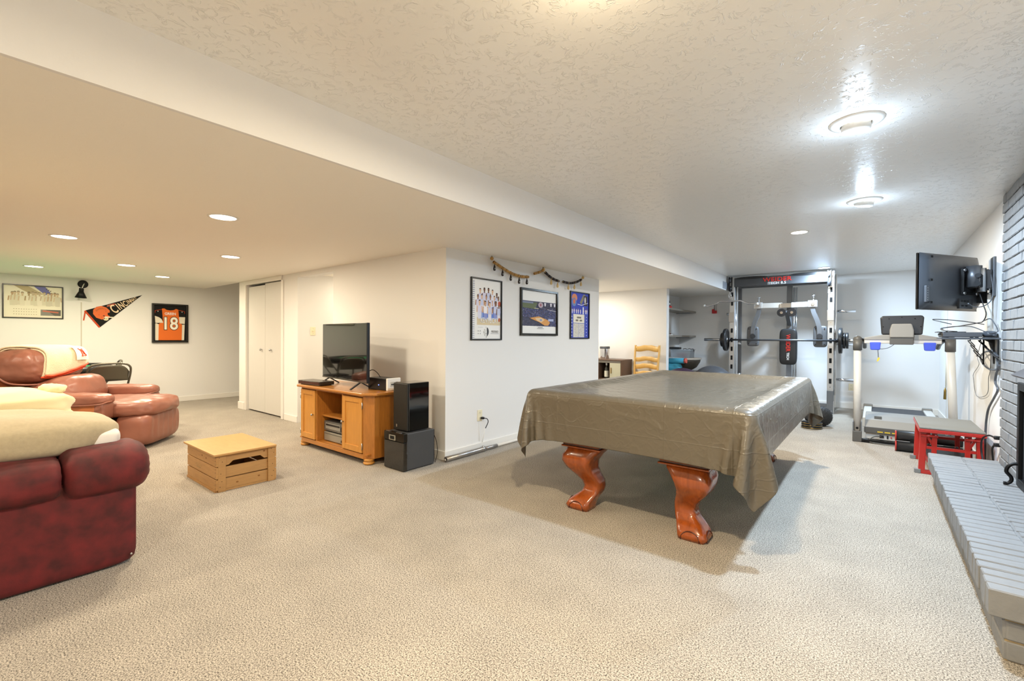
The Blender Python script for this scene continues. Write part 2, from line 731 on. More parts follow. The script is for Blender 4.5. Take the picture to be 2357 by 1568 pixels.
mat('orange_trim', 'e8512a', 0.7)
mat('patch_white', 'f6f3ec', 0.8)
mat('felt_green', '2f9b66', 0.9)
mat('pvc_rail', '1b1b1d', 0.4)
mat('chair_metal', '6a675c', 0.35, metal=0.5)
mat('red_steel', 'b5271f', 0.35, coat=0.3)
mat('grey_pad', '77746c', 0.55, bump=0.2, bump_scale=150, bump_dist=0.001)
mat('tread_grey', '8f8d88', 0.5)
mat('tread_dark', '55534f', 0.5)
mat('tread_light', 'c9c6bf', 0.35)
mat('belt', '2b2d31', 0.55, bump=0.2, bump_scale=400, bump_dist=0.001)
mat('blue_plastic', '3f55c9', 0.35)
mat('yellow_plastic', 'd8b93a', 0.4)
mat('rack_silver', 'c4c4c3', 0.3, metal=0.55)
mat('rack_grey', '6f7276', 0.38, metal=0.35)
mat('header_grey', '46484b', 0.42)
mat('vinyl_black', '1d1e20', 0.42)
mat('plate_iron', '2a2b2d', 0.35, metal=0.3)
mat('weider_red', 'd92b23', 0.4)
mat('text_white', 'efefec', 0.5)
mat('text_black', '1a1a1a', 0.6)
mat('text_grey', '6d6d70', 0.6)
mat('rubber', '232222', 0.7, bump=0.2, bump_scale=200, bump_dist=0.001)
mat('dark_oak', '6a5140', 0.45, var=0.35, var_scale=3.0, kind='wood', stretch=(9, 9, 0.8))
mat('shelf_grey', '8a8276', 0.5, var=0.2, var_scale=3.0, kind='wood', stretch=(9, 0.8, 9))
mat('chair_pine', 'dcb063', 0.38, var=0.12, var_scale=3.0, kind='wood', stretch=(8, 8, 0.9), coat=0.2)
mat('brass', 'a98a4a', 0.3, metal=0.9)
mat('bamboo', 'b98b47', 0.5, var=0.25, var_scale=40)
mat('bead_dark', '23191a', 0.4)
mat('bead_light', 'd5b67c', 0.4)
mat('bead_glass', '9aa0a0', 0.15, spec=0.7)
mat('clear_plastic', 'dfe6ec', 0.12, trans=0.85, ior=1.2)
mat('blue_mat', '3f9ab5', 0.7)
mat('red_item', 'c4262a', 0.4)
mat('coral', 'd9604f', 0.6)
mat('glass', 'e8f0ee', 0.02, trans=1.0, ior=1.45)
mat('liquor', 'd9d5c4', 0.3)
mat('purple_rubber', '33213a', 0.4)
mat('ball_grey', '4d5056', 0.32)
mat('felt_black', '0c0c0c', 0.9)
mat('felt_orange', 'c4471c', 0.85)
mat('jersey_orange', 'dc6a1f', 0.8, bump=0.2, bump_scale=300, bump_dist=0.001)
mat('jersey_white', 'ded6c4', 0.8)
mat('frame_black', '15130f', 0.28)
mat('pipe_steel', 'a9a6a4', 0.28, metal=0.8)
mat('soot_shade_black', '0a0a0a', 0.9)  # soot, black parts, and the shade of holes painted as flat black

# ================================================================== THE SETTING
struct('floor', MB().box(-9.9, 0.92, Y_FRONT - 0.1, 9.87, -0.1, 0.0), 'carpet')
struct('ceiling', MB().box(X_SOFF - 0.005, 0.9, Y_FRONT - 0.1, 9.87, Z_HI, Z_HI + 0.12), 'ceiling_paint')
struct('ceiling_lowered', MB().box(-8.1, X_SOFF - 0.02, Y_FRONT - 0.1, 9.87, Z_LO, Z_HI + 0.12)
       .box(-9.87, -8.1, Y_FRONT - 0.1, 3.02, Z_LO, Z_HI + 0.12).box(-9.87, -8.1, 3.02, 5.1, Z_HI, Z_HI + 0.12), 'ceiling_low_paint')
struct('wall_soffit', MB().box(X_SOFF - 0.02, X_SOFF, Y_FRONT, Y_BACK, Z_LO, Z_HI), 'soffit_paint')
struct('wall_left', MB().box(X_LEFT - 0.1, X_LEFT, Y_FRONT, 5.0, 0, Z_HI), 'wall_paint')
w = MB()
w.box(-8.1, -7.85, Y_TV, Y_TV + 0.12, 0, Z_LO).box(-7.85, -6.63, Y_TV, Y_TV + 0.12, 2.0, Z_LO)
w.box(-6.63, -6.18, Y_TV, Y_TV + 0.12, 0, Z_LO).box(-6.18, -5.27, Y_TV, Y_TV + 0.12, 2.0, Z_LO)
w.box(-5.27, X_POST - 0.12, Y_TV, Y_TV + 0.12, 0, Z_LO)
struct('wall_middle', w, 'wall_paint')
struct('wall_closet', MB().box(-8.1, -8.0, Y_TV + 0.12, 5.0, 0, Z_HI).box(-6.6, -6.5, Y_TV + 0.12, 3.8, 0, Z_LO)
       .box(-8.0, -6.5, 3.7, 3.8, 0, Z_LO), 'wall_paint')
struct('wall_recess', MB().box(-9.87, -8.0, 5.0, 5.1, 0, Z_HI), 'wall_paint')
struct('wall_passage', MB().box(-6.3, -6.18, Y_TV + 0.12, 4.8, 0, Z_LO).box(-5.27, -5.15, Y_TV + 0.12, 4.8, 0, Z_LO)
       .box(-6.3, -5.15, 4.8, 4.9, 0, Z_LO), 'wall_paint')
struct('wall_posters', MB().box(X_POST - 0.12, X_POST, Y_TV, Y_POST, 0, Z_LO), 'wall_paint')
struct('wall_nook', MB().box(-5.2, -2.84, Y_NOOK, Y_NOOK + 0.12, 0, Z_LO).box(-5.3, -5.2, 6.0, Y_NOOK + 0.12, 0, Z_LO)
       .box(-5.2, X_POST - 0.12, 6.0, Y_POST, 0, Z_LO), 'wall_paint')
struct('wall_alcove', MB().box(-3.37, -3.25, Y_NOOK + 0.12, Y_BACK, 0, Z_LO), 'wall_paint')
struct('wall_back', MB().box(-3.4, 0.9, Y_BACK, Y_BACK + 0.1, 0, Z_HI), 'wall_paint')
struct('wall_right', MB().box(X_RIGHT, X_RIGHT + 0.1, Y_FRONT, Y_BACK, 0, Z_HI), 'wall_paint')
struct('wall_front', MB().box(X_LEFT, X_RIGHT, Y_FRONT - 0.1, Y_FRONT, 0, Z_HI), 'wall_paint')


def board(mb, x0, x1, y0, y1, hgt=0.088):
    mb.box(x0, x1, y0, y1, 0, hgt)
    return mb


struct('baseboard_left', board(MB(), X_LEFT, X_LEFT + 0.014, Y_FRONT, 5.0), 'trim_white', bevel=0.004)
struct('baseboard_posters', board(MB(), X_POST, X_POST + 0.014, Y_TV - 0.014, Y_POST), 'trim_white', bevel=0.004)
b = board(MB(), -6.55, -6.18, Y_TV - 0.014, Y_TV)
struct('baseboard_middle', board(b, -5.27, X_POST, Y_TV - 0.014, Y_TV), 'trim_white', bevel=0.004)
struct('baseboard_back', board(MB(), -3.25, X_RIGHT, Y_BACK - 0.014, Y_BACK, 0.1), 'trim_white', bevel=0.004)
struct('baseboard_right', board(MB(), X_RIGHT - 0.014, X_RIGHT, 5.2, Y_BACK - 0.014, 0.1), 'trim_white', bevel=0.004)
struct('baseboard_nook', board(MB(), -5.2, -2.84, Y_NOOK - 0.014, Y_NOOK), 'trim_white', bevel=0.004)
# wall panel seams
struct('trim_1', MB().box(X_LEFT, X_LEFT + 0.004, 1.335, 1.347, 0.09, 1.70), mat('seam', 'c6c0b2', 0.8))
struct('trim_2', MB().box(X_RIGHT - 0.003, X_RIGHT, 8.78, 8.79, 0.1, Z_HI), 'seam')
# closet casing
c = MB()
c.box(-8.11, -7.85, Y_TV - 0.018, Y_TV, 0.11, 2.06).box(-7.85, -6.63, Y_TV - 0.018, Y_TV, 1.995, 2.06)
c.box(-6.64, -6.585, Y_TV - 0.018, Y_TV, 0.0, 1.995).box(-7.885, -7.845, Y_TV - 0.026, Y_TV, 0.0, 1.995)
c.box(-8.13, -7.9, Y_TV - 0.03, Y_TV, 0.0, 0.12)
struct('trim_3', c, 'trim_white', bevel=0.006)
d1 = thing('door_1', None, None, (-7.24, Y_TV + 0.02, 0.0))
d1['kind'] = 'structure'
for (x0, x1, zt, kx) in ((-0.6, -0.003, 1.965, -0.105), (0.003, 0.6, 1.985, 0.215)):
    lf = MB().box(x0, x1, 0, 0.03, 0.022, zt).build('door_leaf', 'door_white', d1, bevel=0.003)
    MB().lathe([(0.006, 0), (0.007, 0.012), (0.017, 0.022), (0.018, 0.03), (0.008, 0.036)], 14, (kx, 0, 0.98),
               Matrix.Rotation(PI / 2, 4, 'X')).build('knob', 'steel', lf)

# ------------------------------------------------------------------ painted brick chimney breast


def brick_mesh(l, d, hh, seed):
    """One brick: X is depth, Y the length, Z the height; worn edges."""
    bm = bmesh.new()
    bmesh.ops.create_cube(bm, size=1.0)
    for v in bm.verts:
        v.co = Vector((v.co.x * d, v.co.y * l, v.co.z * hh))
    bmesh.ops.bevel(bm, geom=bm.edges[:], offset=0.0045, segments=1, affect='EDGES')
    r = random.Random(seed)
    for v in bm.verts:
        v.co += Vector([r.uniform(-0.0014, 0.0014) for _ in range(3)])
    me = bpy.data.meshes.new('brick')
    bm.to_mesh(me)
    bm.free()
    me.materials.append(MATS['brick_paint'])
    return me


chim = thing('wall_brick', None, None, (X_BRICK, 5.12, 0))
chim['kind'] = 'structure'
MB().box(0.006, X_RIGHT - X_BRICK, -2.75, -0.004, 0, Z_HI).build('mortar', 'mortar', chim)
full = [brick_mesh(0.196, 0.03, 0.0655, i) for i in range(4)]
half = [brick_mesh(0.094, 0.03, 0.0655, 10 + i) for i in range(2)]
rest = MB()
pitch_z = 0.0748
for k in range(31):
    z = k * pitch_z + pitch_z / 2
    if z + 0.03 > Z_HI:
        break
    y = 0.0
    first = k % 2 == 0
    while y > -2.7:
        ln = 0.094 if (first and y == 0.0) else 0.196
        yc = y - ln / 2
        if y > -1.05:
            o = bpy.data.objects.new('brick', random.choice(half if ln < 0.1 else full))
            COL.objects.link(o)
            o.parent = chim
            o.location = (0.012 + random.uniform(-0.003, 0.002), yc, z)
            o.rotation_euler = (random.uniform(-0.008, 0.008), 0, random.uniform(-0.006, 0.006))
        else:
            rest.box(-0.003, 0.026, yc - ln / 2, yc + ln / 2, z - 0.0327, z + 0.0327)
        y -= ln + 0.0095
rb = rest.build('brick_rest', 'brick_paint', chim)
rb['kind'] = 'stuff'

# ------------------------------------------------------------------ raised hearth
hearth = thing('raised_hearth', 'long raised hearth of grey painted bricks along the right wall', 'hearth', (0.345, 2.45, 0))
MB().box(0.045, 0.40, 0.03, 2.60, 0, 0.168).build('mortar_bed', 'mortar_bare', hearth)
MB().box(0.006, 0.40, 0.006, 2.625, 0.168, 0.260).build('mortar_top', 'mortar_painted', hearth)
roww = [brick_mesh(0.0665, 0.198, 0.102, 30 + i) for i in range(5)]     # rowlock: long in X, narrow in Y
pitch_y = 0.0752
for r_ in range(2):
    for k in range(35):
        o = bpy.data.objects.new('cap_brick', random.choice(roww))
        COL.objects.link(o)
        o.parent = hearth
        o.location = (0.099 + r_ * 0.2055 + random.uniform(-0.003, 0.003), 0.034 + k * pitch_y, 0.214 + random.uniform(-0.002, 0.0015))
        o.rotation_euler = (random.uniform(-0.01, 0.01), random.uniform(-0.005, 0.005), random.uniform(-0.008, 0.008))
stret = [brick_mesh(0.196, 0.09, 0.07, 50 + i) for i in range(4)]
for k in range(2):
    for i in range(13):
        o = bpy.data.objects.new('brick', random.choice(stret))
        COL.objects.link(o)
        o.parent = hearth
        o.location = (0.085 + random.uniform(-0.002, 0.002), 0.125 + i * 0.2 + (0.0 if k else -0.0), 0.038 + k * 0.0765)
    for i in range(2):
        o = bpy.data.objects.new('brick', random.choice(stret))
        COL.objects.link(o)
        o.parent = hearth
        o.location = (0.146 + i * 0.2, 0.068, 0.038 + k * 0.0765)
        o.rotation_euler = (0, 0, PI / 2)
        if i:
            o.scale = (1, 0.5, 1)
            o.location.x = 0.3

# ------------------------------------------------------------------ ceiling lamps


def lamp_light(parent, loc, watts, tint, size, kind='AREA'):
    ld = bpy.data.lights.new('lamp_light', kind)
    ld.energy = watts
    ld.color = tint
    if kind == 'AREA':
        ld.shape = 'DISK'
        ld.size = size
    else:
        ld.shadow_soft_size = size
    lo = bpy.data.objects.new('lamp_light', ld)
    COL.objects.link(lo)
    lo.parent = parent
    lo.location = loc
    return lo


def glow_mat(name, tint, s):
    return mat(name, 'ffffff', 0.5, emit=tint, emit_s=s)


glow_mat('glow_cool', (0.93, 0.97, 1.0), 9.0)
glow_mat('glow_warm', (1.0, 0.93, 0.80), 9.0)


def recessed(x, y, z, tint, watts, glow, label, r=0.1, group='recessed lamps in the low ceiling'):
    t = thing('recessed_lamp', label, 'ceiling lamp', (x, y, z), 0, group)
    MB().lathe([(r * 0.80, -0.001), (r * 0.84, -0.006), (r * 0.98, -0.006), (r, 0.0)], 32, cap=False).build('trim_ring', 'trim_white', t)
    MB().lathe([(r * 0.82, -0.0045), (r * 0.5, -0.0055), (0.001, -0.006)], 32, cap=False).build('bulb', glow, t)
    lamp_light(t, (0, 0, -0.014), watts, tint, r * 1.5)
    return t


def gimbal(x, y, z, tint, watts, label, rot, glow='glow_cool'):
    t = thing('gimbal_lamp', label, 'ceiling lamp', (x, y, z), rot, 'round gimbal lamps on the textured ceiling')
    MB().lathe([(0.118, 0.0), (0.116, -0.006), (0.09, -0.014), (0.078, -0.012), (0.07, -0.02), (0.066, -0.012)], 40, cap=False) \
        .build('trim_ring', 'trim_white', t)
    M = Matrix.Rotation(math.radians(14), 4, 'X')
    MB().lathe([(0.06, 0.0), (0.064, -0.022), (0.062, -0.034), (0.058, -0.038)], 32, (0, 0, -0.005), M, cap=False).build('lamp_head', 'trim_white', t)
    MB().lathe([(0.058, -0.037), (0.045, -0.043), (0.001, -0.047)], 32, (0, 0, -0.005), M, cap=False).build('bulb', glow, t)
    lamp_light(t, (0, 0, -0.075), watts, tint, 0.09)
    lamp_light(t, (0, 0, -0.135), watts * 0.06, tint, 0.05, 'POINT')
    return t


gimbal(-0.087, 2.93, Z_HI, COOL, W_COOL, 'nearest large round lamp with white ring glowing cool on textured ceiling', 0.3)
gimbal(-0.079, 4.64, Z_HI, COOL, W_COOL, 'second large round cool lamp on ceiling, farther down the room', 0.8)
recessed(-0.633, 5.6, Z_HI, WARM, W_WARM, 'glow_warm', 'warm recessed lamp on textured ceiling beyond the two cool lamps', 0.088, 'recessed lamps in the high ceiling')
recessed(-0.64, 8.64, Z_HI, COOL, W_COOL * 1.5, 'glow_cool', 'cool recessed lamp on ceiling just before the exercise rack', 0.088, 'recessed lamps in the high ceiling')
gimbal(-0.64, 1.17, Z_HI, AMBER, W_WARM * 1.05, 'warm round lamp on textured ceiling above the open carpet', 0.5, 'glow_warm')
recessed(-0.65, -1.4, Z_HI, SOFT, W_WARM, 'glow_warm', 'added unseen warm lamp on textured ceiling behind the viewer', 0.088, 'recessed lamps in the high ceiling')  # out of view, added for more bounce light in the room
for x, y, lb in ((-3.72, 1.27, 'recessed lamp in low ceiling nearest the soffit edge'),
                 (-5.6, 0.66, 'recessed lamp in low ceiling above the recliner side, largest at left'),
                 (-5.53, 1.96, 'recessed lamp in low ceiling in front of the white closet'),
                 (-7.26, 1.41, 'small recessed lamp in low ceiling above the pennant'),
                 (-8.37, 0.71, 'leftmost small recessed lamp near the framed team picture'),
                 (-8.27, 2.02, 'small recessed lamp nearest the framed orange jersey'),
                 (-3.9, -0.6, 'added unseen lamp in low ceiling beside the viewer'),  # out of view, added to brighten the room
                 (-5.6, -1.6, 'added unseen lamp in low ceiling behind the red sofa'),  # out of view, added as extra light from behind the camera
                 (-5.7, 3.95, 'added unseen lamp inside the passage beyond the doorway'),  # out of view, added so the passage looks bright
                 (-4.1, 7.0, 'recessed lamp in low ceiling above the dark cabinet nook')):
    recessed(x, y, Z_LO, WARM if y < 5 else SOFT, W_LOW * (0.35 if 3 < y < 5 else 1.0), 'glow_warm', lb)

# ================================================================== RED SOFA AND ITS PILLOWS
sofa = thing('sofa', 'dark red velvet sofa with padded rolled arm, cut off at the left edge', 'sofa', (-3.9, 0.1, 0))
arm = MB().soft((-3.18, 0.085, 0.245), (0.31, 1.10, 0.475), p=14, n=14).build('arm_panel', 'velvet', sofa, world=True)


def roll_mesh(y0, y1, pinch0, pinch1, seed, zr=0.125):
    """A padded roll along Y with gathered ends."""
    nu, nv = 40, 30
    P = []
    for i in range(nu):
        t = i / (nu - 1)
        y = y0 + (y1 - y0) * t
        e0 = min(1.0, (t / 0.16)) if pinch0 else 1.0
        e1 = min(1.0, ((1 - t) / 0.22)) if pinch1 else 1.0
        e = math.sin(e0 * PI / 2) ** (0.22 if pinch0 == 1 else 0.6) * math.sin(e1 * PI / 2) ** (0.22 if pinch1 == 1 else 0.45)
        g = (1 - e0) * (pinch0 > 0) + (1 - e1) * (pinch1 > 0)
        row = []
        for j in range(nv):
            th = 2 * PI * j / nv
            c_, s_ = math.cos(th), math.sin(th)
            rx = 0.205 * (abs(c_) ** 0.75) * (1 if c_ > 0 else -1)
            rz = zr * (abs(s_) ** 0.8) * (1 if s_ > 0 else -1)
            fold = 0.007 * math.sin(th * 13 + seed) * min(1, g * 1.3)
            w = 0.006 * mnoise.noise(Vector((y * 7 + seed, c_ * 2, s_ * 2)))
            k = 0.12 + 0.88 * e if pinch1 == 2 else 0.86 + 0.14 * e
            row.append((-3.165 + rx * k + (fold + w) * c_, y, 0.502 + rz * k + (fold + w) * s_ - 0.018 * (1 - t) * 0))
        P.append(row)
    return P


for y0, y1, p0, p1, sd in ((0.345, 0.70, 1, 2, 1.0), (-0.46, 0.342, 0, 1, 5.0)):
    P = roll_mesh(y0, y1, p0, p1, sd, 0.125 if p1 == 2 else 0.108)
    m = MB()
    nv = 30
    vs = [q for row in P for q in row]
    fs = []
    for i in range(len(P) - 1):
        for j in range(nv):
            k = (j + 1) % nv
            fs.append((i * nv + j, i * nv + k, (i + 1) * nv + k, (i + 1) * nv + j)[::-1])
    m.add(vs, fs, True)
    m.f.append(tuple(range(nv)))
    m.f.append(tuple(range((len(P) - 1) * nv + nv - 1, (len(P) - 1) * nv - 1, -1)))
    m.s += [True, True]
    m.build('arm_cushion', 'velvet', sofa, world=True)
MB().sphere((-3.022, 0.605, 0.055), 0.006, 10, 6).build('upholstery_nail', 'steel', sofa, world=True)
for x in (-3.69, -4.38):
    MB().soft((x, 0.12, 0.38), (0.68, 0.98, 0.2), p=5, n=10, puff=0.06).build('seat_cushion', 'velvet', sofa, world=True)
MB().box(-4.75, -3.3, -0.45, 0.55, 0.05, 0.29).build('base', 'velvet', sofa, world=True, bevel=0.02)
MB().soft((-3.95, -0.52, 0.55), (2.0, 0.3, 0.85), p=6, n=12).build('backrest', 'velvet', sofa, world=True)
MB().soft((-4.88, 0.07, 0.30), (0.30, 1.08, 0.56), p=6, n=12).build('arm_panel', 'velvet', sofa, world=True)

pil = thing('lumbar_pillow', 'long beige linen pillow lying on the red sofa against its arm', 'pillow', (-3.35, 0.07, 0.61))
M = Matrix.Rotation(math.radians(-2), 4, 'X') @ Matrix.Rotation(math.radians(4), 4, 'Y')
MB().soft((-3.35, 0.03, 0.695), (0.50, 1.10, 0.215), p=3.2, n=22, puff=0.05, wr=0.012, wscale=5, seed=3, M=M).build('pillow_body', 'linen', pil, world=True)
MB().soft((-3.26, 0.525, 0.645), (0.20, 0.14, 0.09), p=4, n=8, wr=0.006, wscale=14).build('case_end', 'white_cloth', pil, world=True)
pl2 = thing('bed_pillow', 'rumpled cream pillow piled behind the beige one on the red sofa', 'pillow', (-4.05, 0.0, 0.475))


def crumple(c, size, seed, amp, p):
    m = MB().soft(c, size, p=p, n=26)
    out = []
    C = Vector(c)
    for v in m.v:
        q = Vector(v)
        d = q - C
        n1 = mnoise.fractal(Vector((q.x * 4 + seed, q.y * 2.2, q.z * 9)), 1.0, 2.0, 3)
        rg = abs(mnoise.noise(Vector((q.x * 5 + seed, q.y * 2.6 + q.z * 4, q.z * 12 - q.y * 3))))
        q += d.normalized() * (n1 * amp * 0.5 - rg * amp + amp * 0.4)
        out.append(tuple(q))
    m.v = out
    return m


crumple((-3.83, -0.04, 0.68), (0.40, 1.06, 0.40), 2.3, 0.05, 4.0).build('pillow_body', 'cream_cloth', pl2, world=True)
MB().soft((-3.83, 0.40, 0.87), (0.12, 0.12, 0.07), p=2.4, n=8, wr=0.02, wscale=16, seed=4).build('knotted_corner', 'cream_cloth', pl2, world=True)

# ================================================================== RECLINER
rec = thing('recliner', 'brown leather recliner facing right with padded arms and footrest', 'recliner', (-6.385, 1.265, 0), math.radians(51.7))


def pleat(m, axis, amp, freq, zlo, zhi, seed=0.0):
    out = []
    for v in m.v:
        q = Vector(v)
        w = max(0.0, min(1.0, (q.z - zlo) / max(1e-4, zhi - zlo)))
        q.x += amp * w * math.sin(q[axis] * freq + seed + 1.5 * math.sin(q.z * 9))
        out.append(tuple(q))
    m.v = out
    return m


fr = MB().soft((0.19, 0, 0.205), (0.34, 0.74, 0.36), p=4.5, n=26)
pleat(fr, 1, 0.006, 62, 0.05, 0.2).build('footrest', 'leather', rec)
st = MB().soft((-0.06, 0, 0.42), (0.88, 0.72, 0.19), p=4.2, n=24, puff=0.10, wr=0.012, wscale=9, seed=8).build('seat_cushion', 'leather', rec)
for sy in (-1, 1):
    MB().soft((-0.42, sy * 0.45, 0.29), (0.86, 0.18, 0.50), p=8, n=12).build('arm_side', 'leather_panel', rec)
    a = MB().soft((-0.36, sy * 0.44, 0.545), (0.86, 0.24, 0.135), p=3.6, n=18, wr=0.008, wscale=10, seed=sy * 3 + 5)
    ap = a.build('arm_pad', 'leather', rec)
    MB().tube(smooth_path([(-0.75, sy * 0.44 - 0.115, 0.51), (-0.3, sy * 0.44 - 0.122, 0.50), (0.0, sy * 0.44 - 0.115, 0.505), (0.055, sy * 0.44 - 0.06, 0.52),
                           (0.07, sy * 0.44, 0.525)], 5), 0.007, 6).build('piping', 'leather', ap)
    MB().soft((0.005, sy * 0.44, 0.44), (0.10, 0.19, 0.18), p=4, n=10, wr=0.006, wscale=14).build('arm_front', 'leather', rec)
T = Matrix.Rotation(math.radians(-16), 4, 'Y')
MB().soft((-0.56, 0, 0.57), (0.52, 0.72, 0.36), p=2.9, n=20, wr=0.012, wscale=7, seed=1, M=T).build('lower_back_cushion', 'leather', rec)
HC, HS, HP = Vector((-0.80, 0, 0.87)), (0.46, 0.80, 0.37), 3.4
hd = MB().soft(HC, HS, p=HP, n=30, wr=0.012, wscale=9, seed=6)
pleat(hd, 1, 0.008, 50, 0.8, 0.72).build('headrest_cushion', 'leather', rec)
MB().tube(smooth_path([(-1.02, -0.395, 0.98), (-0.93, -0.405, 0.83), (-0.83, -0.40, 0.725), (-0.70, -0.37, 0.695), (-0.60, -0.2, 0.69), (-0.58, 0.0, 0.69),
                       (-0.60, 0.2, 0.69), (-0.70, 0.37, 0.695)], 6), 0.010, 6).build('headrest_piping', 'leather', rec)
MB().soft((-1.0, 0, 0.56), (0.24, 0.76, 0.92), p=9, n=12, M=Matrix.Rotation(math.radians(-12), 4, 'Y')).build('back_shell', 'leather_panel', rec)
MB().box(-0.75, 0.1, -0.36, 0.36, 0.0, 0.30).build('frame', 'leather_panel', rec, bevel=0.02)

# fleece throw over the headrest, wrapped round the cushion's own surface
blk = thing('fleece_throw', 'cream fleece throw with orange edging draped over the recliner headrest', 'blanket', (-6.385, 1.265, 0.7), math.radians(51.7))


def head_pt(y, th, off):
    """Point on the headrest surface at width y and angle th (0 = forward, 90 = up)."""
    k = max(0.02, 1 - abs(y / (HS[1] / 2 + off)) ** HP)
    c_, s_ = math.cos(th), math.sin(th)
    hx, hz = HS[0] / 2 + off, HS[2] / 2 + off
    r = (k / (abs(c_ / hx) ** HP + abs(s_ / hz) ** HP)) ** (1 / HP)
    return Vector((HC.x + r * c_, y, HC.z - 0.7 + r * s_))


def blanket_rows(off, lo):
    P = []
    for i in range(35):
        u_ = i / 34
        y = -0.30 + 0.69 * u_
        row = []
        t_end = math.radians(-22 + lo + 26 * max(0, u_ - 0.1))
        for j in range(30):
            v_ = j / 29
            th = math.radians(150) + (t_end - math.radians(150)) * v_
            row.append(head_pt(y + 0.07 * (1 - v_), th, off + 0.006 * mnoise.noise(Vector((y * 9, v_ * 7, off * 40)))))
        P.append(row)
    return P


P = blanket_rows(0.030, 0)
MB().grid(P).build('upper_layer', 'fleece', blk, solid=-0.014)
P2 = blanket_rows(0.010, -7)
MB().grid(P2).build('lower_layer', 'fleece', blk, solid=-0.012)
for k, Q in ((0, P), (1, P2)):
    edge = [r[-1] for r in Q] + [q for q in Q[-1][::-1]]
    MB().tube(smooth_path(edge[::2], 3), 0.009, 6).build('orange_edging', 'orange_trim', blk)
pt = []
for i in range(9):
    row = []
    for j in range(9):
        y = 0.07 + 0.22 * i / 8
        row.append(head_pt(y, math.radians(44 - 34 * j / 8), 0.046))
    pt.append(row)
MB().grid(pt).build('patch', 'patch_white', blk)
strokes = [[(0.13, 52), (0.155, 46), (0.165, 36), (0.165, 32)], [(0.165, 50), (0.165, 32)], [(0.195, 52), (0.195, 36)], [(0.165, 50), (0.18, 44), (0.195, 38)],
           [(0.195, 46), (0.21, 38), (0.235, 33)], [(0.15, 32), (0.18, 32)], [(0.2, 33), (0.235, 33)]]
m = MB()
for s_ in strokes:
    m.tube([head_pt(y, math.radians(a * 0.85 - 9), 0.049) for y, a in s_], 0.0045, 5)
m.build('emblem', 'orange_trim', blk)

# ================================================================== CARD TABLE AND FOLDING CHAIRS
tb = thing('card_table', 'green felt card table with black padded rim behind the recliner', 'table', (-8.45, 0.72, 0))
oct_ = [(0.80 * math.cos(PI / 8 + i * PI / 4), 0.80 * math.sin(PI / 8 + i * PI / 4)) for i in range(8)]
oct_i = [(x * 0.86, y * 0.86) for x, y in oct_]
MB().prism(oct_i, 0.70, 0.752, plane='xy').build('playing_surface', 'felt_green', tb)
MB().tube([(x * 0.94, y * 0.94, 0.742) for x, y in oct_], 0.045, 10, closed=True).build('padded_rim', 'pvc_rail', tb)
MB().prism(oct_, 0.68, 0.705, plane='xy').build('underframe', 'pvc_rail', tb)
for sx in (-1, 1):
    for sy in (-1, 1):
        MB().tube([(sx * 0.42, sy * 0.42, 0.69), (sx * 0.47, sy * 0.47, 0.012)], 0.016, 8).build('leg', 'iron', tb)


def folding_chair(label):
    t = thing('folding_chair', label, 'chair', (0, 0, 0), 0, 'metal folding chairs round the card table')
    # sits facing local +x; frame legs cross
    fr_ = smooth_path([(0.24, -0.21, 0.01), (0.05, -0.215, 0.40), (-0.16, -0.215, 0.70), (-0.20, -0.19, 0.795), (-0.215, -0.10, 0.825), (-0.217, 0, 0.828),
                       (-0.215, 0.10, 0.825), (-0.20, 0.19, 0.795), (-0.16, 0.215, 0.70), (0.05, 0.215, 0.40), (0.24, 0.21, 0.01)], 6)
    MB().tube(fr_, 0.0125, 8).build('front_frame', 'chair_metal', t)
    for sy in (-1, 1):
        MB().tube([(0.13, sy * 0.185, 0.46), (-0.22, sy * 0.19, 0.01)], 0.0115, 8).build('rear_leg', 'chair_metal', t)
    MB().tube([(-0.15, -0.18, 0.13), (-0.15, 0.18, 0.13)], 0.008, 6).build('stretcher', 'chair_metal', t)
    MB().tube([(0.17, -0.2, 0.16), (0.17, 0.2, 0.16)], 0.008, 6).build('stretcher', 'chair_metal', t)
    MB().soft((0.04, 0, 0.445), (0.39, 0.37, 0.03), p=6, n=10).build('seat', 'pvc_rail', t)
    P_ = []
    for i in range(15):
        row = []
        y = -0.20 + 0.40 * i / 14
        top = 0.808 - 0.09 * (abs(y) / 0.20) ** 4
        for j in range(7):
            z = 0.60 + (top - 0.60) * j / 6
            row.append((-0.09 - 0.52 * (z - 0.58) - 0.02 * math.cos(y / 0.2 * PI / 2), y, z))
        P_.append(row)
    MB().grid(P_).build('back_panel', 'chair_metal', t, solid=0.006)
    return t


fc = folding_chair('folding metal chair with its back toward the viewer, by the recliner')
place(fc, (-7.78, 1.30, 0), PI + 0.05)
fc2 = copy_tree(fc)
fc2['label'] = 'folding metal chair seen edge-on at the right end of the card table'
place(fc2, (-8.45, 1.36, 0), -PI / 2 - 0.1)

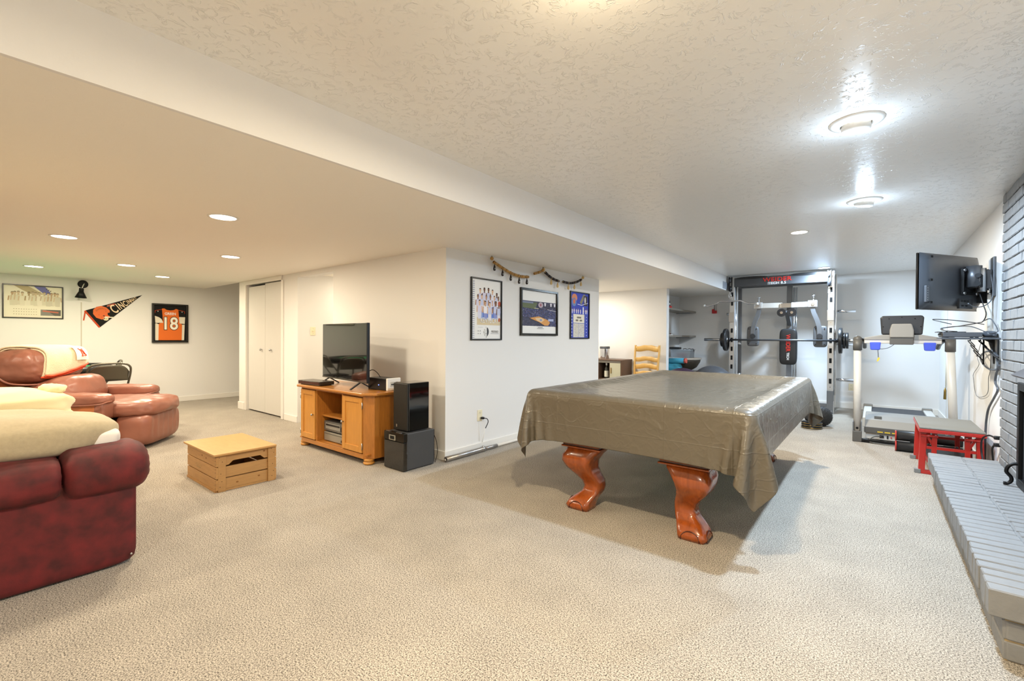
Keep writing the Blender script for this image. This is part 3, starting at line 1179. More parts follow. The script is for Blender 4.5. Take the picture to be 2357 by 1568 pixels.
# ================================================================== WOODEN CRATE
cr = thing('wooden_crate', 'slatted pine crate with plywood lid standing on the carpet', 'crate', (-4.205, 1.50, 0))
X0, X1, Y0, Y1 = -0.325, 0.325, -0.22, 0.22
bands = ((0.016, 0.096), (0.104, 0.190), (0.197, 0.280))
for z0, z1 in bands:
    MB().box(X0, X1, Y0, Y0 + 0.012, z0, z1).build('plank', 'pine', cr, bevel=0.0015)
    MB().box(X0, X1, Y1 - 0.012, Y1, z0, z1).build('plank', 'pine', cr, bevel=0.0015)
for sx in (-1, 1):
    xa, xb = (X1 - 0.030, X1 - 0.014) if sx > 0 else (X0 + 0.014, X0 + 0.030)
    for k, (z0, z1) in enumerate(bands):
        if k == 2:
            ol = [(Y0 + 0.012, z1), (Y0 + 0.012, z0), (-0.13, z0), (-0.10, z0 + 0.028), (0.10, z0 + 0.028), (0.13, z0), (Y1 - 0.012, z0), (Y1 - 0.012, z1)]
            MB().prism(ol, xa, xb, plane='yz').build('end_slat', 'pine_end', cr, bevel=0.0015)
        else:
            MB().box(xa, xb, Y0 + 0.012, Y1 - 0.012, z0, z1 - 0.004 * (k == 1)).build('end_slat', 'pine_end', cr, bevel=0.0015)
    for ya, yb in ((Y0 + 0.012, Y0 + 0.065), (Y1 - 0.065, Y1 - 0.012)):
        MB().box(X1 - 0.014 if sx > 0 else X0, X1 if sx > 0 else X0 + 0.014, ya, yb, 0.0, 0.283).build('corner_post', 'pine_end', cr, bevel=0.0015)
MB().box(X0 - 0.004, X1 - 0.016, Y0 - 0.004, Y1 + 0.004, 0.0, 0.015).build('bottom_board', 'pine', cr)
MB().box(X0 - 0.015, X1 + 0.03, Y0 - 0.025, Y1 - 0.01, 0.284, 0.299).build('lid', 'plywood', cr, bevel=0.002)
st_ = MB()
for i in range(9):
    st_.box(-0.16, -0.155, -0.19 + i * 0.012, -0.182 + i * 0.012, 0.185 + 0.002 * (i % 3), 0.186 + 0.002 * (i % 3))
nails = MB()
for z in (0.03, 0.06, 0.085, 0.12, 0.15, 0.175, 0.21, 0.24, 0.265):
    nails.cyl((X1 - 0.02, Y0 - 0.0008, z), (X1 - 0.02, Y0 + 0.002, z), 0.0028, n=8)
for y in (Y0 + 0.03, Y1 - 0.03):
    for z in (0.04, 0.08, 0.14, 0.23, 0.265):
        nails.cyl((X1 - 0.001, y + 0.01 * math.sin(z * 90), z), (X1 + 0.0008, y + 0.01 * math.sin(z * 90), z), 0.0028, n=8)
nails.build('nail_heads', 'iron', cr)['kind'] = 'stuff'
Mx = Matrix.Translation((-0.06, Y0 - 0.0006, 0.150)) @ FACE
text('stamp', 'PRODUCE', 0.026, 'text_grey', cr, Mx, extrude=0.0001, sx=0.9) if False else None
MB().box(-0.10, -0.02, Y0 - 0.0008, Y0, 0.128, 0.138).box(-0.13, 0.02, Y0 - 0.0008, Y0, 0.148, 0.151).box(-0.12, 0.03, Y0 - 0.0008, Y0, 0.158, 0.160) \
    .build('ink_stamp', mat('ink_faded', 'a98d60', 0.7), cr)
kn = MB()
for x, y, z in ((None, 0.13, 0.255), (None, 0.16, 0.165), (None, -0.07, 0.05), (None, 0.09, 0.062), (0.02, None, 0.24), (0.11, None, 0.232)):
    if x is None:
        kn.lathe([(0.011, -0.0004), (0.004, 0.0006)], 12, (X1 - 0.0142, y, z), Matrix.Rotation(PI / 2, 4, 'Y') @ Matrix.Diagonal((1, 1.4, 1, 1)))
    else:
        kn.lathe([(0.010, -0.0004), (0.004, 0.0006)], 12, (x, Y0, z), Matrix.Rotation(PI / 2, 4, 'X') @ Matrix.Diagonal((1.4, 1, 1, 1)))
kn.build('wood_knots', mat('knot', '8a5a28', 0.6), cr)

# ================================================================== TV STAND
ts = thing('tv_stand', 'oak television stand with two panel doors and an open middle bay', 'cabinet', (-4.28, 2.65, 0))
x0, x1, y0, y1 = -0.655, 0.655, -0.23, 0.24                      # body
ch = 0.075


def oct_outline(a0, a1, b0, b1, c):
    return [(a0 + c, b0), (a1 - c, b0), (a1, b0 + c), (a1, b1), (a0, b1), (a0, b0 + c)]


MB().prism(oct_outline(x0 - 0.055, x1 + 0.055, y0 - 0.04, y1 + 0.03, 0.10), 0.645, 0.672, plane='xy').build('top', 'oak_top', ts, bevel=0.009, seg=3)
body = MB()
body.box(x0, x0 + 0.02, y0 + ch, y1, 0.055, 0.645).box(x1 - 0.02, x1, y0 + ch, y1, 0.055, 0.645)
body.box(x0, x1, y1 - 0.012, y1, 0.055, 0.645).box(x0 + 0.02, x1 - 0.02, y0 + 0.012, y1 - 0.012, 0.085, 0.1)
body.build('carcass', 'oak', ts)
for sx in (-1, 1):
    ol = [(sx * 0.655, y0 + ch), (sx * (0.655 - ch), y0), (sx * (0.655 - ch - 0.012), y0 + 0.01), (sx * 0.635, y0 + ch + 0.02)]
    MB().prism(ol, 0.055, 0.645, plane='xy').build('corner_post', 'oak', ts, bevel=0.002)
MB().box(x0 + ch, x1 - ch, y0, y0 + 0.02, 0.055, 0.10).build('bottom_rail', 'oak_top', ts, bevel=0.003)
MB().box(x0 + ch, x1 - ch, y0, y0 + 0.02, 0.628, 0.645).build('top_rail', 'oak_top', ts, bevel=0.002)
for xd in (-0.275, 0.215):
    MB().box(xd, xd + 0.018, y0 + 0.004, y1 - 0.012, 0.10, 0.628).build('divider', 'oak', ts)
MB().box(-0.257, 0.215, y0 + 0.06, y1 - 0.012, 0.355, 0.373).build('shelf', 'oak_top', ts, bevel=0.002)
for xa, xb, kx in ((-0.578, -0.285, -0.312), (0.238, 0.568, 0.262)):
    dr = thing('tmp', None, None)
    bpy.data.objects.remove(dr)
    dm = MB()
    sw = 0.05
    dm.box(xa, xa + sw, y0 - 0.008, y0 + 0.012, 0.108, 0.622).box(xb - sw, xb, y0 - 0.008, y0 + 0.012, 0.108, 0.622)
    dm.box(xa + sw, xb - sw, y0 - 0.008, y0 + 0.012, 0.108, 0.165).box(xa + sw, xb - sw, y0 - 0.008, y0 + 0.012, 0.572, 0.622)
    d = dm.build('door', 'oak_door', ts, bevel=0.003)
    MB().box(xa + sw, xb - sw, y0 + 0.001, y0 + 0.008, 0.165, 0.572).build('door_panel', 'oak_door', d)
    MB().lathe([(0.005, 0.0), (0.005, 0.012), (0.012, 0.018), (0.012, 0.024), (0.004, 0.028)], 14, (kx, y0 - 0.008, 0.37), Matrix.Rotation(PI / 2, 4, 'X')) \
        .build('knob', 'steel', d)
    hx = xa - 0.005 if xa < 0 else xb + 0.005
    for hz in (0.17, 0.55):
        MB().cyl((hx, y0 - 0.006, hz - 0.03), (hx, y0 - 0.006, hz + 0.03), 0.005, n=8).build('hinge', 'steel', d)
for sx in (-1, 1):
    for sy in (-1, 1):
        MB().lathe([(0.045, 0.002), (0.055, 0.012), (0.052, 0.024), (0.036, 0.03), (0.05, 0.038), (0.05, 0.05), (0.042, 0.056)], 8,
                   (sx * 0.595, y0 + 0.055 if sy < 0 else y1 - 0.05, 0)).build('bun_foot', 'oak_door', ts)

rcv = thing('stereo_receiver', 'grey stereo receiver with large volume knob, upper of two in the stand', 'receiver', (-4.30, 2.66, 0.203))
MB().box(-0.215, 0.215, -0.17, 0.15, 0.008, 0.105).build('case', mat('receiver_grey', '6f6f6d', 0.35, metal=0.5), rcv, bevel=0.003)
MB().box(-0.18, 0.10, -0.174, -0.168, 0.03, 0.088).build('front_window', mat('receiver_face', '8a8882', 0.3), rcv)
MB().box(-0.17, 0.09, -0.176, -0.172, 0.062, 0.08).build('display', 'black_plastic', rcv)
MB().lathe([(0.031, 0), (0.03, 0.02), (0.026, 0.022)], 20, (0.16, -0.17, 0.055), Matrix.Rotation(PI / 2, 4, 'X')).build('volume_knob', 'black_plastic', rcv)
for sx in (-1, 1):
    MB().cyl((sx * 0.17, -0.1, 0), (sx * 0.17, -0.1, 0.01), 0.018, n=12).build('foot', 'black_plastic', rcv)
rc2 = thing('media_player', 'silver disc player below the receiver in the stand', 'player', (-4.30, 2.66, 0.1))
MB().box(-0.215, 0.215, -0.17, 0.15, 0.008, 0.098).build('case', mat('player_silver', '9b9990', 0.35, metal=0.4), rc2, bevel=0.003)
MB().box(-0.2, 0.2, -0.172, -0.169, 0.078, 0.081).build('tray_line', 'black_plastic', rc2)
MB().box(0.11, 0.205, -0.173, -0.169, 0.022, 0.045).build('button_row', 'black_plastic', rc2)
MB().cyl((-0.17, -0.1, 0), (-0.17, -0.1, 0.01), 0.018, n=12).cyl((0.17, -0.1, 0), (0.17, -0.1, 0.01), 0.018, n=12).build('feet', 'black_plastic', rc2)
cs = thing('small_speaker', 'small black speaker on the inner shelf of the stand', 'speaker', (-4.10, 2.66, 0.373))
MB().box(-0.10, 0.05, -0.05, 0.09, 0, 0.17).build('case', 'black_plastic', cs, bevel=0.008)
MB().box(-0.092, 0.042, -0.054, -0.049, 0.01, 0.16).build('grille', 'dark_plastic', cs, bevel=0.003)

tv = thing('television', 'flat black television standing on the oak stand', 'television', (-4.31, 2.595, 0.672), math.radians(-6.2))
MB().box(-0.51, 0.51, -0.012, 0.02, 0.068, 0.655).build('housing', 'black_plastic', tv, bevel=0.004)
MB().box(-0.505, 0.505, -0.0135, -0.011, 0.082, 0.65).build('screen', 'screen', tv)
MB().box(-0.51, 0.51, -0.0145, -0.010, 0.068, 0.081).build('bottom_bezel', mat('bezel', '5a564c', 0.3, metal=0.6), tv)
MB().box(-0.3, 0.3, 0.02, 0.055, 0.10, 0.42).build('rear_bulge', 'black_plastic', tv, bevel=0.012)
for sx in (-1, 1):
    MB().beam((sx * 0.36, 0.0, 0.07), (sx * 0.37, -0.11, 0.006), 0.022, 0.01).beam((sx * 0.36, 0.0, 0.07), (sx * 0.37, 0.11, 0.006), 0.022, 0.01) \
        .build('foot', 'black_plastic', tv)
dvr = thing('cable_box', 'flat dark set-top box in front of the television', 'box', (-4.70, 2.50, 0.672), math.radians(4))
MB().box(-0.20, 0.20, -0.085, 0.085, 0.006, 0.045).build('case', mat('dvr_brown', '2d241c', 0.22), dvr, bevel=0.005)
MB().box(-0.195, 0.19, -0.087, -0.084, 0.01, 0.04).build('front', 'gloss_black', dvr)
MB().box(-0.17, 0.17, -0.07, 0.07, 0, 0.007).build('feet', 'black_plastic', dvr)
amp = thing('router_box', 'black box with white end panel beside the television', 'router', (-3.80, 2.72, 0.672))
MB().box(-0.16, 0.14, -0.075, 0.075, 0.0, 0.115).build('case', 'black_plastic', amp, bevel=0.006)
MB().box(0.14, 0.165, -0.078, 0.078, 0.0, 0.12).build('white_end', 'white_plastic', amp, bevel=0.006)
MB().box(0.164, 0.167, -0.045, 0.045, 0.035, 0.085).build('vent_panel', mat('port_grey', 'c9c6bd', 0.5), amp)
for i in range(4):
    MB().box(0.166, 0.169, -0.034 + i * 0.018, -0.022 + i * 0.018, 0.052, 0.068).build('port', 'text_black', amp)
MB().sphere((0.02, -0.076, 0.05), 0.004, 8, 6).build('status_light', mat('blue_led', '2030ff', 0.4, emit=(0.1, 0.2, 1.0), emit_s=6.0), amp)
MB().tube(smooth_path([(-3.98, 2.66, 0.84), (-3.93, 2.68, 0.86), (-3.88, 2.70, 0.83), (-3.86, 2.72, 0.787)], 6), 0.004, 6) \
    .build('power_cord', 'black_plastic', amp, world=True)

sub = thing('subwoofer', 'grey subwoofer with glossy front and handle slot on the carpet', 'subwoofer', (-3.36, 2.70, 0))
MB().box(-0.135, 0.14, -0.15, 0.165, 0.008, 0.335).build('cabinet', mat('sub_grey', '3e3f41', 0.5), sub, bevel=0.006)
MB().box(-0.142, 0.144, -0.19, -0.15, 0.008, 0.26).build('front_panel', 'gloss_black', sub, bevel=0.006)
hp = [(-0.142, 0.262), (-0.07, 0.262), (-0.07, 0.315), (0.03, 0.315), (0.03, 0.262), (0.144, 0.262), (0.144, 0.338), (-0.142, 0.338)]
MB().prism(hp, -0.19, -0.15, plane='xz').build('control_strip', mat('strip', '15120e', 0.2), sub, bevel=0.003)
MB().box(-0.066, 0.026, -0.192, -0.189, 0.266, 0.312).build('handle_slot', mat('slot_light', '8d8a80', 0.4), sub)
MB().box(-0.05, 0.012, -0.193, -0.19, 0.274, 0.304).build('port_opening', 'soot_shade_black', sub)  # black patch painted as the shade in the port
MB().box(0.03, 0.09, -0.186, -0.165, 0.337, 0.341).box(-0.12, -0.06, -0.186, -0.165, 0.337, 0.341).build('buttons', 'steel', sub)
MB().box(-0.125, 0.128, 0.165, 0.178, 0.02, 0.325).build('rear_panel', 'black_plastic', sub)
for sx in (-1, 1):
    for sy in (-1, 1):
        MB().cyl((sx * 0.11, sy * 0.13, 0), (sx * 0.11, sy * 0.13, 0.01), 0.015, n=10).build('foot', 'black_plastic', sub)
MB().tube(smooth_path([(-3.23, 2.875, 0.27), (-3.225, 2.90, 0.2), (-3.22, 2.905, 0.1), (-3.235, 2.89, 0.01)], 6), 0.003, 6).build('cable', 'black_plastic', sub, world=True)
spk = thing('bookshelf_speaker', 'glossy black bookshelf speaker standing on the subwoofer', 'speaker', (-3.36, 2.715, 0.341))
MB().box(-0.10, 0.10, -0.115, 0.12, 0.0, 0.435).build('cabinet', 'gloss_black', spk, bevel=0.006)
MB().box(-0.10, 0.10, -0.135, -0.116, 0.004, 0.432).build('grille', mat('grille', '14130f', 0.55, bump=0.3, bump_scale=500, bump_dist=0.001), spk, bevel=0.008)
MB().box(-0.055, -0.04, -0.137, -0.134, 0.03, 0.055).build('badge', 'steel', spk)

# ================================================================== POOL TABLE
PX, PY, PZ = -1.225, 3.945, 0.815                   # centre and rail height
HX, HY = 0.745, 1.325                              # half width, half length
pt_ = thing('pool_table', 'pool table with carved cherry legs under a grey cover', 'pool table', (PX, PY, 0))
MB().box(-HX + 0.03, HX - 0.03, -HY + 0.03, HY - 0.03, PZ - 0.075, PZ - 0.045).build('slate_bed', 'felt_green', pt_)
rl = MB()
rx, ry, rz = HX - 0.02, HY - 0.02, PZ - 0.012
rl.box(-rx, -rx + 0.12, -ry, ry, PZ - 0.075, rz).box(rx - 0.12, rx, -ry, ry, PZ - 0.075, rz)
rl.box(-rx + 0.12, rx - 0.12, -ry, -ry + 0.12, PZ - 0.075, rz).box(-rx + 0.12, rx - 0.12, ry - 0.12, ry, PZ - 0.075, rz)
rl.build('rails', 'cherry', pt_, bevel=0.012)
ax, ay = HX - 0.16, HY - 0.16
ap = MB()
tap = 0.10
for (a, b_) in (((-ax, -ay), (ax, -ay)), ((ax, -ay), (ax, ay)), ((ax, ay), (-ax, ay)), ((-ax, ay), (-ax, -ay))):
    k0, k1 = 1.0 + tap * 0.9, 1.0
    q = [(a[0] * k0, a[1] * (1 + tap * 0.45), PZ - 0.075), (b_[0] * k0, b_[1] * (1 + tap * 0.45), PZ - 0.075), (b_[0], b_[1], 0.465), (a[0], a[1], 0.465)]
    ap.add(q, [(0, 3, 2, 1)])
ap.build('apron', 'cherry', pt_, solid=0.02)


def claw_leg(sx, sy):
    """Cabriole leg: square block swept on an S-curve toward the outer corner, ending in a broad foot."""
    # (height, outward offset, half size, squareness)
    st = [(0.435, 0.000, 0.120, 8), (0.415, 0.010, 0.122, 8), (0.38, 0.034, 0.118, 7), (0.335, 0.046, 0.106, 7), (0.285, 0.036, 0.090, 7), (0.235, 0.008, 0.076, 7),
          (0.19, -0.018, 0.066, 7), (0.15, -0.026, 0.061, 7), (0.115, -0.016, 0.064, 7), (0.085, 0.010, 0.074, 6), (0.055, 0.032, 0.084, 6), (0.025, 0.042, 0.088, 6), (0.0, 0.038, 0.082, 6)]
    n = 28
    rows = []
    for z, o, h_, p in st:
        row = []
        for i in range(n):
            th = 2 * PI * i / n + PI / 4
            c_, s_ = math.cos(th), math.sin(th)
            r = h_ / ((abs(c_) ** p + abs(s_) ** p) ** (1 / p))
            row.append((sx * o * 1.05 + r * c_, sy * o * 1.05 + r * s_, z))
        rows.append(row)
    m = MB()
    vs = [q for r in rows for q in r]
    fs = []
    for k in range(len(rows) - 1):
        for i in range(n):
            j = (i + 1) % n
            fs.append((k * n + i, (k + 1) * n + i, (k + 1) * n + j, k * n + j))
    m.add(vs, fs, True)
    m.f.append(tuple(range(n)))
    m.f.append(tuple(range(len(rows) * n - 1, (len(rows) - 1) * n - 1, -1)))
    m.s += [False, False]
    return m


LX, LY = 0.345, 1.085
for sx in (-1, 1):
    for sy in (-1, 1):
        off = Vector((sx * LX, sy * LY, 0))
        m = claw_leg(sx, sy)
        m.v = [tuple(Vector(v) + off) for v in m.v]
        lg = m.build('leg', 'cherry', pt_)
        # round boss carved on each outward face of the foot
        for ax_ in (0, 1):
            ring = []
            for i in range(15):
                th = PI * i / 14
                d = 0.055 * math.cos(th)
                z = 0.004 + 0.055 * math.sin(th)
                kk = 0.0395 if z > 0.03 else 0.042
                if ax_:
                    ring.append(off + Vector((sx * 0.04 + d, sy * (0.087 + kk - 0.18 * max(0, z - 0.03)), z)))
                else:
                    ring.append(off + Vector((sx * (0.087 + kk - 0.18 * max(0, z - 0.03)), sy * 0.04 + d, z)))
            MB().tube(ring, 0.0028, 6).build('toe_ring', 'cherry_dark', lg)
        MB().box(off.x - 0.15, off.x + 0.15, off.y - 0.15, off.y + 0.15, 0.435, 0.447).box(off.x - 0.142, off.x + 0.142, off.y - 0.142, off.y + 0.142, 0.455, 0.466) \
            .build('moulding', 'cherry', lg, bevel=0.005)
        MB().box(off.x - 0.138, off.x + 0.138, off.y - 0.138, off.y + 0.138, 0.446, 0.456).build('moulding_groove', 'cherry_dark', lg)
        ol = [(off.x - 0.135, 0.466), (off.x + 0.135, 0.466), (off.x + 0.155, 0.56), (off.x - 0.155, 0.56)]
        MB().prism(ol, off.y - 0.135 * 1, off.y + 0.135, plane='xz').build('leg_block', 'cherry', lg)


def drape(nx=84, ny=126, steps=170, iters=14, ov=0.272, G=3.0):
    """Relax a sheet over the table (position-based cloth)."""
    W, L = 2 * HX + 2 * ov, 2 * HY + 2 * ov
    dx, dy = W / (nx - 1), L / (ny - 1)
    g = np.random.default_rng(11)
    r = 0.03
    P = np.zeros((nx, ny, 3))
    u, s = np.meshgrid(np.linspace(-W / 2, W / 2, nx) + 0.012, np.linspace(-L / 2, L / 2, ny) - 0.02, indexing='ij')
    ex, ey = np.maximum(np.abs(u) - HX, 0), np.maximum(np.abs(s) - HY, 0)
    both, mx = np.minimum(ex, ey), np.maximum(ex, ey)
    sx, sy = np.sign(u), np.sign(s)
    P[..., 0] = np.clip(u, -HX, HX) + sx * np.where(ex > 0, 0.012 + both * 0.55 * (ex > ey) + both * 0.15, 0)
    P[..., 1] = np.clip(s, -HY, HY) + sy * np.where(ey > 0, 0.012 + both * 0.55 * (ey >= ex) + both * 0.15, 0)
    P[..., 2] = PZ + 0.01 - mx - 0.25 * both
    P += g.normal(0, 0.002, P.shape)
    P[..., 0] += sx * np.sin(s * 11 + 1) * 0.010 * np.minimum(1, ex / 0.2)
    P[..., 1] += sy * np.sin(u * 9 + 2) * 0.010 * np.minimum(1, ey / 0.2)
    V = np.zeros_like(P)
    dg = math.hypot(dx, dy)

    def fix(a, b, rest, k):
        d = b - a
        l = np.sqrt((d * d).sum(-1, keepdims=True)) + 1e-9
        c = d * ((l - rest) / l * (0.5 * k))
        a += c
        b -= c

    def cons(P):
        for s_ in (0, 1):
            n, m = (nx - s_) // 2, (ny - s_) // 2
            fix(P[s_:s_ + 2 * n:2], P[s_ + 1:s_ + 2 * n:2], dx, 1.0)
            fix(P[:, s_:s_ + 2 * m:2], P[:, s_ + 1:s_ + 2 * m:2], dy, 1.0)
        for s_ in (0, 1):
            n = (nx - s_) // 2
            fix(P[s_:s_ + 2 * n:2, :-1], P[s_ + 1:s_ + 2 * n:2, 1:], dg, 0.25)
            fix(P[s_:s_ + 2 * n:2, 1:], P[s_ + 1:s_ + 2 * n:2, :-1], dg, 0.25)
        for st, k in ((2, 0.01),):
            for A, B, rest in ((P[:-st], P[st:], st * dx), (P[:, :-st], P[:, st:], st * dy)):
                d = B - A
                l = np.sqrt((d * d).sum(-1, keepdims=True))
                c = d * ((l - rest) / l * 0.25 * k)
                A += c
                B -= c

    def collide(P, Q):
        x, y, z = P[..., 0], P[..., 1], P[..., 2]
        ins = np.minimum(HX - np.abs(x), HY - np.abs(y))
        t = np.clip((ins - 0.10) / 0.06, 0, 1)
        H = PZ + 0.008 - 0.030 * t * t * (3 - 2 * t)
        qx, qy, qz = np.abs(x) - (HX + 0.004 - r), np.abs(y) - (HY + 0.004 - r), z - (PZ + 0.008 - r)
        deep = ins >= r
        top = deep & (z < H)
        P[..., 2] = np.where(top & (z > PZ - 0.2), H, z)
        ox, oy, oz = np.maximum(qx, 0), np.maximum(qy, 0), np.maximum(qz, 0)
        d = np.sqrt(ox ** 2 + oy ** 2 + oz ** 2)
        near = (~deep) & (d < r) & (d > 1e-6)
        k = np.where(near, (r - d) / np.maximum(d, 1e-6), 0)
        P[..., 0] += k * ox * np.sign(x)
        P[..., 1] += k * oy * np.sign(y)
        P[..., 2] += k * oz
        tch = (top | near)[..., None] & np.array([True, True, False])
        P[:] = np.where(tch, Q + (P - Q) * 0.6, P)
    dt = 1 / 60
    for step in range(steps):
        Q = P.copy()
        V[..., 2] -= G * dt
        V *= 0.97
        P += V * dt
        for i in range(iters):
            cons(P)
            if i % 3 == 2:
                collide(P, Q)
        collide(P, Q)
        V = (P - Q) / dt
        sp = np.sqrt((V ** 2).sum(-1, keepdims=True))
        V *= np.minimum(1, 1.5 / np.maximum(sp, 1e-6))
    # slack creases where the sheet bridges the cushions
    for i in range(nx):
        for j in range(ny):
            x, y, z = P[i, j]
            e = min(HX - abs(x), HY - abs(y))
            if e > 0.02:
                a = 0.0035 + 0.016 * math.exp(-((e - 0.14) / 0.05) ** 2)
                w_ = 3 * mnoise.noise(Vector((x * 2, y * 2, 1)))
                P[i, j, 2] += a * abs(mnoise.noise(Vector((x * 6 + w_, y * 6 - w_, 0))))
    return P


cv = thing('table_cover', 'grey brown plastic cover draped over the pool table, corners hanging in folds', 'table cover', (PX, PY, 0.3))
P = drape()
P[..., 2] -= 0.3
MB().grid(P.tolist()).build('sheet', 'vinyl_cover', cv, subsurf=1, solid=0.0025)

# ================================================================== FRAMED PICTURES ON THE POSTER WALL


def frame(t, w, h_, bw, dep, m_='frame_black', lip=None):
    """Four mitred rails round a w x h opening sheet; local x right, z up, front -y, wall at y=0."""
    outer = [(-w / 2, -h_ / 2), (w / 2, -h_ / 2), (w / 2, h_ / 2), (-w / 2, h_ / 2)]
    inner = [(x - math.copysign(bw, x), z - math.copysign(bw, z)) for x, z in outer]
    for i in range(4):
        j = (i + 1) % 4
        MB().prism([outer[i], outer[j], inner[j], inner[i]], -dep, -0.001, plane='xz').build('frame_rail', m_, t, bevel=0.002)


def sheet_M(x, z, y, s=1.0):
    return Matrix.Translation((x, y, z)) @ FACE


SKIN = ['c79a78', '9a6a48', '6d4630', 'b58762', 'e0b796', '7d5338']


def figure(a, x, z, s, shirt, skin, hair='2a1c14', shorts=None, arms=True):
    """Simple printed figure: legs, body, arms, head."""
    a.poly([(x - 0.26 * s, z), (x + 0.26 * s, z), (x + 0.30 * s, z + 0.85 * s), (x - 0.30 * s, z + 0.85 * s)], shorts or shirt)
    a.layer()
    a.poly([(x - 0.28 * s, z + 0.7 * s), (x + 0.28 * s, z + 0.7 * s), (x + 0.36 * s, z + 1.45 * s), (x + 0.14 * s, z + 1.62 * s), (x - 0.14 * s, z + 1.62 * s), (x - 0.36 * s, z + 1.45 * s)], shirt)
    if arms:
        a.line((x - 0.36 * s, z + 1.45 * s), (x - 0.44 * s, z + 0.75 * s), 0.15 * s, skin)
        a.line((x + 0.36 * s, z + 1.45 * s), (x + 0.44 * s, z + 0.75 * s), 0.15 * s, skin)
    a.layer()
    a.poly([(x - 0.1 * s, z + 1.5 * s), (x + 0.1 * s, z + 1.5 * s), (x + 0.1 * s, z + 1.75 * s), (x - 0.1 * s, z + 1.75 * s)], skin)
    a.ell(x, z + 1.92 * s, 0.17 * s, 0.23 * s, skin, 12)
    a.layer()
    a.poly([(x - 0.16 * s, z + 2.0 * s), (x, z + 2.05 * s), (x + 0.16 * s, z + 2.0 * s), (x + 0.13 * s, z + 2.12 * s), (x, z + 2.16 * s), (x - 0.13 * s, z + 2.12 * s)], hair)
    a.layer()


XW = X_POST
# team calendar
p1 = thing('team_calendar', 'framed basketball team calendar with spiral binding, nearest the wall corner', 'poster', (XW, 3.60, 1.488), PI / 2)
frame(p1, 0.488, 0.65, 0.014, 0.022)
MB().box(-0.232, 0.232, -0.006, -0.001, -0.313, 0.313).build('sheet', mat('paper', 'eeedea', 0.45), p1)
a = Art(-0.0065)
a.rect(-0.148, 0.225, -0.165, -0.085, 'd9c7a2')
a.layer()
a.rect(-0.13, 0.225, -0.10, 0.02, '8fa6d8')
a.rect(-0.06, 0.14, -0.085, 0.03, '5f7fd0')
a.layer()
rr = random.Random(3)
rows = [(0.03, 0.118, [(-0.10, .0), (-0.035, .012), (0.03, .014), (0.095, .0), (0.165, -.03)], 0.088),
        (-0.02, 0.07, [(-0.135, 0), (-0.075, .005), (-0.005, 0), (0.06, .005), (0.125, 0), (0.19, 0)], 0.08),
        (-0.10, 0.06, [(-0.11, 0), (-0.02, -.005), (0.05, -.015), (0.14, 0), (0.2, -.02)], 0.092)]
for z0, _, xs_, s in rows:
    for x, dz in xs_:
        figure(a, x, z0 + dz, s, rr.choice(['e6e4ee', 'd9d6ea', 'f0eef2', 'c9cfe9', '5560b0']), rr.choice(SKIN), shorts=rr.choice(['dcdcee', '8a95d0', 'e4e0ea']))
a.ell(0.205, 0.075, 0.022, 0.024, 'c2563c')
a.ell(0.205, -0.105, 0.02, 0.022, 'b8613a')
a.layer()
a.ell(-0.0, -0.235, 0.036, 0.046, 'eeedea')
a.poly([(0.005 + 0.03 * math.sin(k * PI / 8) , -0.235 + 0.045 * math.cos(k * PI / 8)) for k in range(9)], '2c2c30')
for k in range(26):
    th = rr.uniform(0.6 * PI, 1.5 * PI)
    q = rr.uniform(0.6, 1.25)
    a.ell(0.02 + 0.05 * q * math.cos(th), -0.235 + 0.05 * q * math.sin(th), 0.0035, 0.0045, '4a4a50', 6)
a.rect(0.065, 0.2, -0.257, -0.252, 'a5a5aa')
for i in range(2):
    for j in range(2):
        a.rect(-0.135 + i * 0.03, -0.125 + i * 0.03, -0.262 + j * 0.028, -0.250 + j * 0.028, '8b8b90')
a.rect(-0.135, -0.06, -0.19, -0.187, 'c0c0c4')
a.build('team_print', p1)
for i in range(28):
    z = -0.295 + i * 0.0214
    MB().tube([(-0.202 + 0.014 * math.cos(k * PI / 4), -0.010 - 0.004 * math.sin(k * PI / 4), z) for k in range(8)], 0.0022, 5, closed=True) \
        .build('binding_ring', mat('ring_blue', '8a8cb8', 0.3, metal=0.5), p1)
text('title_lettering', 'KENTUCKY', 0.078, 'text_white', p1, sheet_M(0.045, -0.118, -0.0105), 0.0004, 0.0004, 0.72)
text('sponsor_lettering', 'PREFERRED', 0.034, 'text_grey', p1, sheet_M(0.135, -0.235, -0.0095), 0.0003, 0.0, 0.68)

# arena picture
p2 = thing('arena_picture', 'framed photo of a crowded basketball arena, middle of the three posters', 'picture', (XW, 4.575, 1.498), PI / 2)
frame(p2, 0.785, 0.562, 0.026, 0.026, mat('frame_bronze', '2f2a20', 0.22, metal=0.5))
MB().box(-0.367, 0.367, -0.006, -0.001, -0.256, 0.256).build('mat_board', 'paper', p2)
a = Art(-0.0065)
a.rect(-0.362, 0.362, -0.165, 0.135, '474a66')
a.layer()
for k in range(1500):
    x, z = rr.uniform(-0.36, 0.36), rr.uniform(-0.165, 0.06)
    c_ = rr.choice(['4c5aa8', '3a4a9a', '6570b8', '2e3560', '8088b8', '3f3f58', 'a5a8c8', '5c5462', '6a4a52'])
    if z < -0.06 and x < 0.1:
        c_ = rr.choice(['3f4050', '4d4a58', '5d5a68', '2f3040', '77707c'])
    a.rect(x - 0.004, x + 0.004, z - 0.003, z + 0.003, c_)
a.layer()
a.poly([(-0.36, 0.05), (-0.1, 0.04), (-0.05, 0.12), (-0.36, 0.12)], '5f6a4c')
a.rect(-0.362, -0.14, 0.105, 0.125, '7d86a0')
for k in range(300):
    x, z = rr.uniform(-0.05, 0.36), rr.uniform(0.04, 0.13)
    a.rect(x - 0.004, x + 0.004, z - 0.003, z + 0.003, rr.choice(['4a4a5c', '5d5560', '3a3c50', '7a6f78']))
a.layer()
